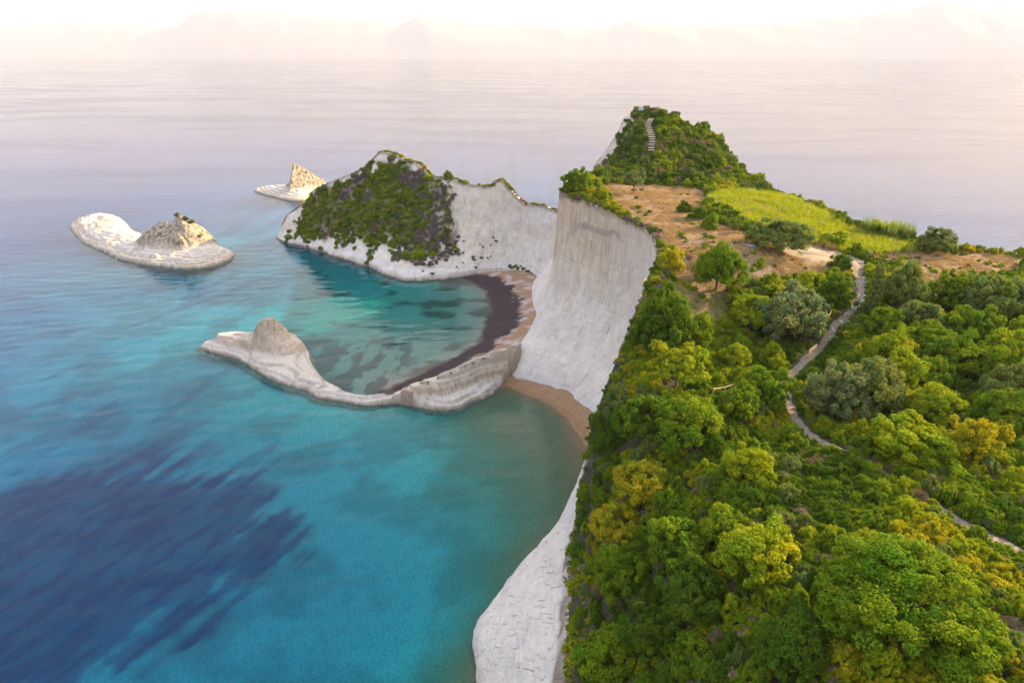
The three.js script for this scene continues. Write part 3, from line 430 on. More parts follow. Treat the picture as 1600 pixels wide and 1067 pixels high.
/** a crown of small leaf faces set on overlapping lobes; unit radius, base at y = 0 */
function crownGeo(seed, o) {
  const R = rng(seed), pos = [], nor = [], col = [], idx = [], lobes = [];
  const n = o.lobes;
  for (let i = 0; i < n; i++) {
    const a = i * 2.39996 + R() * 0.9, f = (i + 0.5) / n, el = Math.asin(clamp(lerp(o.low ?? 0, 0.99, f)));
    const k = (o.spread ?? 0.62) * (0.62 + 0.6 * R()), r = (o.lobe ?? 0.38) * (0.6 + 0.75 * R());
    let x = Math.cos(a) * Math.cos(el) * k, y = Math.sin(el) * k, z = Math.sin(a) * Math.cos(el) * k;
    if (o.column) { const t = (i + R()) / n; const w = 0.55 * Math.sin(Math.PI * clamp(0.12 + t * 0.88)) ** 0.7; x = Math.cos(a) * w; z = Math.sin(a) * w; y = t; lobes.push([x, y * o.column, z, 0.42]); continue; }
    lobes.push([x, y + (o.lift ?? 0), z, r, 0.8 + 0.4 * R(), R()]);
  }
  const tot = lobes.reduce((s, l) => s + l[3] * l[3], 0);
  for (const [cx, cy, cz, r, , hue] of lobes) {
    const m = Math.round(o.leaves * r * r / tot), ns = o.sub ?? 10, subs = [];
    for (let k = 0; k < ns; k++) { const u = lerp(-0.55, 1, R()), a = R() * 6.2832, q = Math.sqrt(Math.max(0, 1 - u * u)), e = r * (0.62 + 0.42 * R()); subs.push([cx + q * Math.cos(a) * e, cy + u * e, cz + q * Math.sin(a) * e, r * (0.24 + 0.26 * R()), R()]); }
    for (let k = 0; k < m; k++) {
      const b = subs[Math.floor(R() * ns)], u = R() * 2 - 1, a = R() * 6.2832, qq = Math.sqrt(1 - u * u), rad = b[3] * (0.45 + 0.65 * R() ** 0.7 + (R() < 0.06 ? 0.5 * R() : 0));
      const x = b[0] + qq * Math.cos(a) * rad, y = Math.max(o.floor ?? -0.1, b[1] + u * rad * 0.85), z = b[2] + qq * Math.sin(a) * rad;
      const ll = Math.hypot(x - cx, y - cy, z - cz) || 1, dx = 0.55 * qq * Math.cos(a) + 0.6 * (x - cx) / ll, dy = 0.55 * u + 0.6 * (y - cy) / ll, dz = 0.55 * qq * Math.sin(a) + 0.6 * (z - cz) / ll;
      let inside = false; for (const l of lobes) if ((x - l[0]) ** 2 + (y - l[1]) ** 2 + (z - l[2]) ** 2 < (l[3] * 0.55) ** 2) { inside = true; break; }
      if (inside) continue;
      // leaf spray: a small folded diamond, leaning outward and a little up
      let nx = dx + (R() - 0.5) * 1.5, ny = dy + 0.35 + (R() - 0.5) * 1.5, nz = dz + (R() - 0.5) * 1.5, l = Math.hypot(nx, ny, nz) || 1; nx /= l; ny /= l; nz /= l;
      let tx = R() - 0.5, ty = R() - 0.5 + (o.up ?? 0), tz = R() - 0.5; const d = tx * nx + ty * ny + tz * nz; tx -= d * nx; ty -= d * ny; tz -= d * nz; l = Math.hypot(tx, ty, tz) || 1; tx /= l; ty /= l; tz /= l;
      const bx = ny * tz - nz * ty, by = nz * tx - nx * tz, bz = nx * ty - ny * tx, S = o.size * (0.6 + 0.8 * R()), A = S * (o.long ?? 1.3), Wd = S * (o.wide ?? 0.75), q = pos.length / 3, c = 0.25 * S;
      pos.push(x - tx * A, y - ty * A, z - tz * A, x + bx * Wd + nx * c, y + by * Wd + ny * c, z + bz * Wd + nz * c, x + tx * A, y + ty * A, z + tz * A, x - bx * Wd + nx * c, y - by * Wd + ny * c, z - bz * Wd + nz * c);
      const v = 0.62 + 0.6 * R(), w = (R() - 0.5) * 0.45 + ((hue ?? 0.5) - 0.5) * 0.4 + (b[4] - 0.5) * 0.35;
      for (let e = 0; e < 4; e++) { nor.push(nx, ny, nz); col.push(v * (1 + w), v * (1 + 0.25 * w), v * (1 - 0.3 * w)); }
      idx.push(q, q + 2, q + 1, q, q + 3, q + 2);
    }
  }
  const g = new THREE.BufferGeometry();
  g.setAttribute('position', new THREE.Float32BufferAttribute(pos, 3)); g.setAttribute('normal', new THREE.Float32BufferAttribute(nor, 3)); g.setAttribute('color', new THREE.Float32BufferAttribute(col, 3)); g.setIndex(idx);
  return g;
}
function limb(a, b, r0, r1, n = 6) {                                  // tapered, slightly bent stem from a to b
  const A = new THREE.Vector3(...a), Bv = new THREE.Vector3(...b), mid = A.clone().lerp(Bv, 0.5).add(new THREE.Vector3((RX() - 0.5) * 0.12, 0.03, (RX() - 0.5) * 0.12)), c = new THREE.QuadraticBezierCurve3(A, mid, Bv);
  const g = new THREE.TubeGeometry(c, 5, 1, n, false), p = g.attributes.position;
  for (let i = 0; i <= 5; i++) { const o = c.getPointAt(i / 5), r = lerp(r0, r1, i / 5); for (let k = 0; k <= n; k++) { const q = i * (n + 1) + k; p.setXYZ(q, o.x + (p.getX(q) - o.x) * r, o.y + (p.getY(q) - o.y) * r, o.z + (p.getZ(q) - o.z) * r); } }
  g.computeVertexNormals(); return g;
}
const trunkGeo = seed => { const R = rng(seed), gs = [limb([0, -0.15, 0], [(R() - 0.5) * 0.1, 0.45, (R() - 0.5) * 0.1], 0.075, 0.05)]; for (let k = 0; k < 5; k++) { const a = k * 1.257 + R(), d = 0.35 + 0.25 * R(); gs.push(limb([0, 0.3 + 0.1 * R(), 0], [Math.cos(a) * d, 0.65 + 0.3 * R(), Math.sin(a) * d], 0.04, 0.012, 5)); } return mergeGeometries(gs); };
const leafMat = (r, g, b, t = 0.45) => new THREE.MeshPhysicalMaterial({ color: new THREE.Color().setRGB(r, g, b), roughness: 0.9, specularIntensity: 0.05, transmission: t, thickness: 0, vertexColors: true, side: THREE.DoubleSide });
const LM = { dark: leafMat(0.10, 0.18, 0.010), mid: leafMat(0.175, 0.27, 0.010), fresh: leafMat(0.30, 0.37, 0.011), gold: leafMat(0.40, 0.39, 0.014), olive: leafMat(0.19, 0.25, 0.055), grey: leafMat(0.21, 0.265, 0.09), dry: leafMat(0.28, 0.20, 0.12, 0.15), twig: leafMat(0.22, 0.19, 0.165, 0.1), reed: leafMat(0.36, 0.43, 0.015), straw: leafMat(0.46, 0.30, 0.12, 0.2), pale: leafMat(0.44, 0.36, 0.22, 0.2) };  // golden leaves: the yellow of low sunlight is put into the colour
const barkMat = new THREE.MeshStandardMaterial({ color: new THREE.Color().setRGB(0.16, 0.12, 0.085), roughness: 1 });
const big = [0, 1, 2, 3].map(k => crownGeo(100 + k, { lobes: 26, leaves: 30000, size: 0.027, spread: 0.66, lobe: 0.33, low: -0.45, lift: 0.42, floor: 0.02 }));
const loose = [0, 1].map(k => crownGeo(140 + k, { lobes: 30, leaves: 17000, size: 0.025, spread: 0.75, lobe: 0.24, low: -0.35, lift: 0.4, floor: 0.05 }));
const dome = [0, 1, 2, 3, 4].map(k => crownGeo(200 + k, { lobes: 15, leaves: 10500, size: 0.042, spread: 0.6, lobe: 0.40, low: -0.1, lift: 0.18, floor: -0.12 }));
const spiky = [0, 1, 2].map(k => crownGeo(240 + k, { lobes: 18, leaves: 8000, size: 0.042, spread: 0.68, lobe: 0.30, low: -0.05, lift: 0.15, floor: -0.1, up: 0.9, long: 2.1, wide: 0.5 }));
const small = [0, 1, 2].map(k => crownGeo(260 + k, { lobes: 8, leaves: 1700, size: 0.085, spread: 0.55, lobe: 0.42, low: 0, lift: 0.1, floor: -0.15, up: 0.3 }));
const twiggy = [0, 1].map(k => crownGeo(280 + k, { lobes: 10, leaves: 2600, size: 0.05, spread: 0.55, lobe: 0.42, low: 0, lift: 0.1, floor: -0.1, up: 0.5, long: 4.5, wide: 0.22 }));
const huge = crownGeo(131, { lobes: 60, leaves: 80000, size: 0.0165, spread: 0.74, lobe: 0.24, low: -0.3, lift: 0.4, floor: 0.02 });
const column = crownGeo(300, { lobes: 34, leaves: 9000, size: 0.07, column: 5, up: 1.5 });
const trunks = [0, 1, 2].map(k => trunkGeo(400 + k));
const hashCell = new Map(), CELL = 4, cellKey = (x, z) => Math.floor(x / CELL) * 5000 + Math.floor(z / CELL);
function claim(x, z, r) { const k = cellKey(x, z); if (!hashCell.has(k)) hashCell.set(k, []); hashCell.get(k).push([x, z, r]); }
function free(x, z, r, f) { const q = 4; for (let i = -q; i <= q; i++) for (let j = -q; j <= q; j++) { const l = hashCell.get(cellKey(x + i * CELL, z + j * CELL)); if (l) for (const [a, b, c] of l) if ((a - x) ** 2 + (b - z) ** 2 < ((r + c) * f) ** 2) return false; } return true; }
function tree(x, z, r, h, kind, m, label, group, y) {
  const t = thing('tree', x, (y ?? G(x, z)) - 0.1, z); t.rotation.y = RX() * 6.28;
  const k = TREES.length; TREES.push(t); claim(x, z, r * 0.9);
  const tr = mesh('trunk', trunks[k % 3], barkMat, t), cr = mesh('crown', kind === 'column' ? column : kind === 'loose' ? loose[k % 2] : kind === 'huge' ? huge : big[k % 4], LM[m], t);
  if (kind === 'column') { cr.scale.set(r * 1.1, h / 5.4, r * 1.1); tr.scale.set(r * 2, h * 0.5, r * 2); cr.position.y = 0.3; }
  else { const c = kind === 'loose' ? 0.25 : 0.08; cr.position.y = h * c; const w = 0.86 + 0.28 * RX(); cr.scale.set(r * w, h * (1 - c) / 1.32, r / w); cr.rotation.set(rr(-0.16, 0.16), 0, rr(-0.16, 0.16)); tr.scale.set(r * 0.95, h * 0.8, r * 0.95); }
  return tag(t, label, 'tree', group);
}
// trees that can be told apart
tree(39.8, -224.6, 3.7, 8.2, 'loose', 'grey', 'ragged grey-green tree standing in dry grass at the foot of the hill');
tree(46.7, -148.6, 6.0, 11.5, 'big', 'mid', 'large full tree in the clearing between the white cliff and the olive', 'single trees of the clearing');
tree(68.8, -171.3, 7.2, 7.6, 'big', 'olive', 'broad grey-green olive tree on bare soil below the cane field');
tree(59.5, -179.3, 1.1, 2.9, 'loose', 'olive', 'tiny sapling on a thin trunk at the edge of the cane field');
tree(28.4, -120.5, 6.3, 12, 'big', 'dark', 'tall dense tree close to the edge of the tall white cliff');
tree(29.5, -109.3, 5.8, 8.2, 'loose', 'fresh', 'open light-green tree with bare stem near the wooden rail');
tree(53.4, -140.5, 4.8, 7.2, 'big', 'fresh', 'bright green tree on the slope below the clearing, beside the silver-green one');
tree(60.7, -135.5, 7.8, 10.5, 'big', 'grey', 'wide silver-green tree left of the rough upper path');
tree(71.3, -144.3, 4.7, 8, 'big', 'dark', 'dark rounded tree above the weathered fence by the path');
tree(79.9, -142.4, 1.5, 12.5, 'column', 'olive', 'tall narrow cypress right beside the upper path');
tree(87.9, -145.7, 4.4, 10.5, 'big', 'olive', 'upright tree between the narrow cypress and the dry field');
tree(102.5, -134.3, 1.1, 12.3, 'column', 'mid', 'slender cypress rising from the wood on the right');
tree(55.2, -103.6, 5.2, 9.5, 'big', 'grey', 'silver-green tree in the bend of the dirt path');
tree(63, -104.5, 5.6, 10.5, 'big', 'olive', 'large olive-green tree behind the bend of the path');
tree(70.7, -110.3, 4.4, 8, 'big', 'fresh', 'yellow-green tree right of the large olive-green one');
tree(104.8, -141.4, 7.2, 11, 'big', 'olive', 'big grey-green tree below the dry field at the right edge');
tree(98.6, -146.2, 5, 9, 'big', 'mid', 'green tree touching the lower rim of the dry field');
tree(27.8, -93, 5.7, 7.8, 'big', 'mid', 'round tree on the slope under the open light-green tree', 'trees on the near slope');
tree(20.6, -97, 4.7, 7.5, 'big', 'dark', 'dark tree above the small brown beach, on the cliff edge', 'trees on the near slope');
tree(43.6, -106, 4.8, 7.2, 'big', 'mid', 'green tree left of the bend of the dirt path');
tree(52.3, -124.4, 2.6, 5, 'big', 'fresh', 'small bright tree at the top of the path bend');
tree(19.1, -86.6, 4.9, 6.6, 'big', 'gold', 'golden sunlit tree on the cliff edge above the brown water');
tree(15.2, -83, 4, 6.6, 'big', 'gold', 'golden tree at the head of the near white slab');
tree(59.8, -88.5, 6.2, 6.6, 'big', 'fresh', 'wide low tree right of where the path is overgrown');
tree(68, -87, 3.8, 6.6, 'big', 'gold', 'yellowish rounded tree at the right, above the path');
tree(36.4, -49.2, 7.6, 7.4, 'huge', 'mid', 'huge spreading tree at the bottom right of the slope');
tree(27.4, -61, 4.6, 6.6, 'big', 'fresh', 'sunlit round tree in the middle of the near slope');
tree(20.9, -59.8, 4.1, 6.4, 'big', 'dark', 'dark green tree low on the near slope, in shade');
tree(14.2, -72.5, 4.1, 7.4, 'big', 'mid', 'green tree overhanging the near white slab');
tree(11.9, -60.8, 4.6, 6.6, 'big', 'mid', 'tree at the lower end of the near white slab');
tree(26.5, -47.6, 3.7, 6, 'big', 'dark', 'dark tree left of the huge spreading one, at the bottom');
tree(21, -69.2, 4.5, 6.4, 'big', 'mid', 'broad green tree uphill of the shaded one on the near slope');
tree(16.2, -60, 3.6, 6, 'spread', 'dark', 'small dark tree at the bottom, near the slab');
for (const [x, z, r, h, m] of [[81.4, -124.9, 5.4, 8, 'mid'], [84, -116.5, 5.8, 8, 'mid'], [95, -118.7, 5.4, 8.4, 'fresh'], [83.6, -103.4, 4.3, 7.4, 'olive'], [69.9, -100, 4.6, 7, 'fresh'], [74, -121, 4.6, 7.5, 'fresh'], [92, -128, 5.2, 9, 'mid'], [88, -109, 4.8, 8, 'mid'], [76, -112, 4, 7, 'mid'], [77, -132, 3.8, 7, 'mid'], [86, -134, 4.4, 8, 'olive'], [112, -137, 5, 9, 'mid'], [104, -124, 5.6, 9, 'fresh'], [78, -95, 4.2, 7, 'mid'], [93, -101, 5, 8, 'mid'], [36, -124, 3.6, 6.5, 'mid'], [43, -121, 3.4, 5.6, 'fresh'], [47, -128, 3.2, 5.6, 'mid'], [38, -100, 3.6, 6, 'mid'], [33, -81, 3.6, 5.4, 'fresh']])
  tree(x, z, r, h, 'big', m, 'green tree of the wood in the hollow and right of the path', 'trees of the wood');

// ---------------------------------------------------------------- shrubs: the 300 that show largest are things, the rest one mass
const near = b => ['shrubs of the near thicket', 'shrubs of the wood', 'shrubs in the hollow', 'scrub along the near slab'].includes(b.group);
const MARKS = [];                                                     // trees that labels can point to: [x, z, short name]
function beside(x, z) { let best = MARKS[0], bd = 1e9; for (const m of MARKS) { const d = Math.hypot(m[0] - x, m[1] - z); if (d < bd && d > 0.1) { bd = d; best = m; } } const dx = x - best[0], dz = z - best[1]; return [Math.abs(dx) > Math.abs(dz) ? (dx > 0 ? 'right of' : 'left of') : (dz > 0 ? 'in front of' : 'behind'), best[2]]; }
for (const [x, z, n] of [[46.7, -148.6, 'large full tree in the clearing'], [28.4, -120.5, 'tall dense tree by the cliff'], [29.5, -109.3, 'open light-green tree'], [53.4, -140.5, 'bright tree below the clearing'], [60.7, -135.5, 'wide silver-green tree'], [71.3, -144.3, 'dark rounded tree above the fence'], [79.9, -142.4, 'narrow cypress by the path'], [87.9, -145.7, 'upright tree beside the cypress'], [102.5, -134.3, 'slender cypress in the wood'], [55.2, -103.6, 'silver-green tree in the path bend'], [63, -104.5, 'large olive-green tree'], [70.7, -110.3, 'yellow-green tree of the wood'], [104.8, -141.4, 'big grey-green tree at the edge'], [27.8, -93, 'round tree on the slope'], [20.6, -97, 'dark tree above the beach'], [43.6, -106, 'green tree left of the path'], [19.1, -86.6, 'golden tree on the cliff edge'], [15.2, -83, 'golden tree above the slab'], [59.8, -88.5, 'wide low tree above the path'], [68, -87, 'yellowish tree above the path'], [36.4, -49.2, 'huge spreading tree'], [27.4, -61, 'sunlit round tree'], [20.9, -59.8, 'dark shaded tree'], [14.2, -72.5, 'tree overhanging the slab'], [11.9, -60.8, 'tree below the slab end'], [26.5, -47.6, 'dark tree at the bottom'], [21, -69.2, 'broad tree of the near slope'], [40, -72, 'scrub between the path and huge tree'], [48, -62, 'last visible bend of the path'], [40, -84, 'middle of the near thicket'], [54, -96, 'overgrown stretch of the path']]) MARKS.push([x, z, n]);
{ const woods = TREES.filter(t => t.userData.group === 'trees of the wood'); for (const t of woods) { const [w, nm] = beside(t.position.x, t.position.z), m = t.children[1].material, c = m === LM.fresh ? 'yellow-green' : m === LM.olive ? 'grey-green' : 'green'; t.userData.label = `${t.children[1].scale.x > 4.8 ? 'large' : 'smaller'} ${c} tree ${w} the ${nm}`; } }
const BUSH = [];                                                      // { x, y, z, r, h, geo, mat, label, group }
const inFrame = (x, y, z, m = 1.12) => { const c = Math.cos(0.3964), s = Math.sin(0.3964), Y = y - 100, d = -s * Y - c * z, v = c * Y - s * z; return d > 1 && Math.abs(x / d) < 0.75 * m && v / d > -0.5 * m - 0.06 && v / d < 0.55; };
function bush(x, y, z, r, h, geo, mat, label, group, own) { BUSH.push({ x, y, z, r, h, geo, mat, label, group, own, size: r / Math.hypot(x, y - 100, z) }); }
const pick = a => a[Math.floor(RX() * a.length)];
// named bushes
for (const [x, z, r, h, m, label] of [[20.4, -219.2, 4.9, 6.6, 'mid', 'big round bush overhanging the top corner of the tall white cliff'], [51.2, -201.1, 2.3, 3.2, 'dark', 'round bush in the dry field, farthest of three in a row'], [52.9, -193.5, 2.3, 3.2, 'dark', 'round bush in the dry field, middle of three in a row'], [53.8, -182.8, 2.3, 4.6, 'mid', 'taller bush in the dry field, nearest of three in a row'], [60, -159.4, 1.5, 2.3, 'fresh', 'small bush between the large full tree and the olive'], [81.2, -163, 2.7, 3.8, 'dark', 'compact dark bush on the pale sand by the path'], [116.6, -182.6, 5, 6, 'olive', 'rounded bush on the seaward rim of the right-hand dry field'], [36.9, -153, 3.3, 5.4, 'gold', 'sunlit bush on the cliff edge below the dry field'], [87.5, -182.8, 4.2, 3.2, 'fresh', 'low bush between the cane field and the sandy clearing'], [70.7, -153.5, 4.4, 3, 'fresh', 'low wide bright bush on the near side of the clearing'], [60.5, -149.2, 2.9, 2.6, 'fresh', 'low bright bush right of the large full tree'], [77.4, -289, 4.0, 5, 'dark', 'block-shaped bush on the right shoulder of the hilltop'], [18.6, -107.3, 2.4, 4.2, 'olive', 'bush clinging to the cliff edge above the brown beach']]) {
  bush(x, G(x, z) - 0.2, z, r, h, r > 4 ? pick(big) : pick(dome), LM[m], label, undefined, true); claim(x, z, r);
}
// the rim of the tall cliff
for (let t = 0.35; t < 9.5; t += 0.09) { const p = catmull(T, t), q = catmull(T, t + 0.05), dx = q[0] - p[0], dz = q[2] - p[2], l = Math.hypot(dx, dz), off = t < 5.5 ? rr(-0.1, 1.5) : rr(1.2, 3.4), x = p[0] - dz / l * off * -1, z = p[2] + dx / l * off * -1, r = t < 5.5 ? rr(0.8, 1.5) : rr(0.7, 1.4); const inw = polySD(outline, x, z)[0]; const d = RX(); bush(x, G(p[0], p[2]) - rr(0.1, 0.7), z, r, r * rr(0.9, 1.4), d < 0.3 ? pick(twiggy) : pick(dome), d < 0.3 ? LM.twig : LM[pick(['mid', 'fresh', 'mid', 'gold'])], d < 0.3 ? 'grey twiggy bush hanging on the rim of the tall white cliff' : 'leafy bush along the rim of the tall white cliff', d < 0.3 ? 'twiggy bushes on the cliff rim' : 'leafy bushes on the cliff rim'); claim(x, z, r * 0.7); }
for (let t = 9.5; t < 16.6; t += 0.12) { const p = catmull(T, t), off = rr(0.8, 3.2), x = p[0] + off, z = p[2] + rr(-1, 1), r = rr(1.0, 2.0), d = RX(); bush(x, G(p[0], p[2]) - rr(0.2, 1.0), z, r, r * rr(1, 1.5), d < 0.5 ? pick(twiggy) : pick(dome), d < 0.5 ? LM.twig : LM[pick(['mid', 'olive', 'dark'])], d < 0.5 ? 'bare grey scrub along the top edge of the near white slab' : 'leafy shrub along the top edge of the near white slab', 'scrub along the near slab'); claim(x, z, r * 0.6); }
// thicket over the rest of the headland
{
  let n = 0;
  for (let k = 0; k < 220000 && n < 8500; k++) {
    const z = -312 + 285 * RX(), x = rr(5, Math.min(175, 30 - z * 0.85)); const [sd, sg] = polySD(outline, x, z); if (sd < (LOFT_SEGS.has(sg) ? 2 : -4) || (sd < 6 && z < -262 && x < 50 && RX() < 0.95) || Math.hypot(x - 53.6, z + 297) < 4) continue;
    const y = G(x, z) + Math.min(0, sd) * 1.3; if (!inFrame(x, y + 1, z)) continue;
    const f1 = polySD(FIELD, x, z)[0], f2 = polySD(FIELD2, x, z)[0], rd = polySD(REEDS, x, z)[0]; if (f1 > 1.2 || f2 > 1.5 || rd > 0.5 || polySD(SANDY, x, z)[0] > 0.5) continue;
    const [dp, at] = lineD(PATH, x, z); let r = (0.75 + 1.35 * RX() ** 1.4) * (1 + 0.5 * fbm2(x * 0.05, z * 0.05, 2));
    const hill = z < -243; if (hill) r *= 1.15;
    if (dp < r * 0.8 + (at > 13.2 && at < 15.6 ? 0.3 : 1.1)) continue;
    if (hill && lineD(STAIR, x, z)[0] < r * 0.8 + 1.3) continue;
    if (hill && z < -283 && x > 50 && x < 64 && RX() < 0.75) continue;
    const hollow = x > 32 && x < 56 && z < -108 && z > -136;
    if (hollow) r *= 0.75;
    if (!free(x, z, r, 0.54)) continue;
    claim(x, z, r); n++;
    const v = fbm2(x * 0.035 + 5, z * 0.035, 3) + 0.35 * (RX() - 0.5), near = z > -92;
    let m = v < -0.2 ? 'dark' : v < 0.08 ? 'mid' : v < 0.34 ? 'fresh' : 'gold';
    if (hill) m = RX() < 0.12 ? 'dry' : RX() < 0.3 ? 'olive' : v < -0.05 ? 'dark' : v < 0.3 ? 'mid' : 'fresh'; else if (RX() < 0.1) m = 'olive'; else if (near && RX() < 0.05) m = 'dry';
    if (hollow) m = RX() < 0.6 ? 'mid' : 'fresh';
    const geo = m === 'dry' ? pick(twiggy) : near && RX() < 0.55 ? pick(spiky) : pick(dome);
    const [label, group] = hill ? ['shrub in the scrub covering the steep hill at the end of the cape', 'shrubs on the hill'] : hollow ? ['green shrub in the hollow beneath the clearing', 'shrubs in the hollow'] : near ? ['shrub in the sunlit thicket of the near slope', 'shrubs of the near thicket'] : x > 84 && z < -175 ? ['shrub on the seaward edge of the plateau', 'shrubs on the seaward edge'] : ['shrub in the thicket along the dirt path and around the wood', 'shrubs of the wood'];
    bush(x, y - 0.15, z, r, r * rr(0.9, 2.0), geo, LM[m], label, group);
  }
}
// scrub on the promontory across the cove, on its crest, and on the islets
{
  let n = 0; const J = promSurf.length - 4, I = promSurf[0].length;
  for (let k = 0; k < 16000 && n < 1700; k++) {
    const i = Math.floor(RX() * I), j = Math.floor(RX() * J), p = promSurf[j][i], st = i / (I - 1) * (CR.length - 1), h = j / J;
    if (RX() > vegMask(st, h, p[0], p[2])) continue; n++;
    const r = rr(0.8, 2.0), brown = sstep(8, 10.5, st + 4 * (0.45 - h)) > RX() * 1.3 || fbm2(p[0] * 0.07, p[2] * 0.07, 3) < -0.3;
    bush(p[0], p[1] - 0.4, p[2], r, r * rr(0.8, 1.2), brown ? pick(twiggy) : pick(dome), brown ? LM.twig : LM[pick(['mid', 'fresh', 'mid', 'fresh', 'dark'])], brown ? 'leafless grey-brown shrub on the slope across the cove' : 'green shrub on the slope across the cove', brown ? 'bare shrubs across the cove' : 'green shrubs across the cove');
  }
  for (let t = 4.5; t < 19; t += 0.11) { if (t > 12 && RX() < 0.4) continue; const c = catmull(CR, t + rr(-0.05, 0.05)), r = rr(0.7, 1.5); bush(c[0] + 1, c[1] - 0.5, c[2] - rr(-0.3, 2.5), r, r * 0.9, pick(dome), LM[pick(['mid', 'gold', 'dry', 'fresh'])], 'bush on the jagged crest of the promontory', 'bushes on the promontory crest'); }
  const c = catmull(CR, 10.85); bush(c[0], c[1] - 1.5, c[2], 3.2, 5, dome[0], LM.dark, 'dark bush crowning the spur where green slope meets white wall', undefined, true);
  bush(-45.5, 8, -326, 4.2, 4.6, dome[2], LM.fresh, 'bright green bush at the foot of the spur across the cove', undefined, true);
  for (let k = 0; k < 26; k++) { const i = Math.floor(I * rr(0.55, 0.72)), j = Math.floor(J * rr(0.12, 0.42)), p = promSurf[j][i], r = rr(0.5, 1.0); bush(p[0], p[1] - 0.2, p[2], r, r, pick(dome), LM[pick(['mid', 'olive'])], 'small tuft growing on the white wall across the cove', 'tufts on the white wall'); }
  for (let k = 0; k < 12; k++) { const t = k / 11, i = Math.floor(I * lerp(0.77, 0.87, t)), p = promSurf[Math.floor(J * rr(0.14, 0.2))][i], r = rr(0.7, 1.2); bush(p[0], p[1] - 0.2, p[2], r, r, pick(dome), LM.mid, 'small bush in the row above the dark beach of the cove', 'bushes above the cove beach'); }
  for (const [x, y, z, r, m, l] of [[-181, 18.6, -367, 2.1, 'dark', 'dark bush on top of the dome of the long islet, left one'], [-177, 18.9, -366, 2.4, 'dark', 'dark bush on the summit of the dome of the long islet'], [-173, 16.2, -365, 1.8, 'dark', 'dark bush on the right shoulder of the long islet dome'], [-191, 15, -367, 1.2, 'dry', 'dry bush on the left shoulder of the long islet dome'], [-168, 10, -360, 1.3, 'mid', 'single green bush on the face of the long islet dome'], [-166.5, 18.5, -545.5, 1.5, 'dark', 'dark bush near the tip of the far fin-shaped islet']]) bush(x, (x < -150 && z > -450 ? heightL(x, z) : y) - 0.3, z, r, r * 0.9, pick(dome), LM[m], l, undefined, true);
  for (const [x, z] of [[-31, -189.5], [-28, -190], [-23, -191], [-19, -193.6], [-15, -197.5], [-9, -201.5], [-26, -189.3], [-12.5, -199.5]]) { const [, at] = lineD(TC, x, z), r = rr(0.3, 0.55); bush(x, along(TC, at, 2) - 0.2, z + rr(0, 1.2), r, r, pick(small), LM.mid, 'tiny green tuft on the banded terrace of the spit', 'tufts on the banded terrace'); }
}
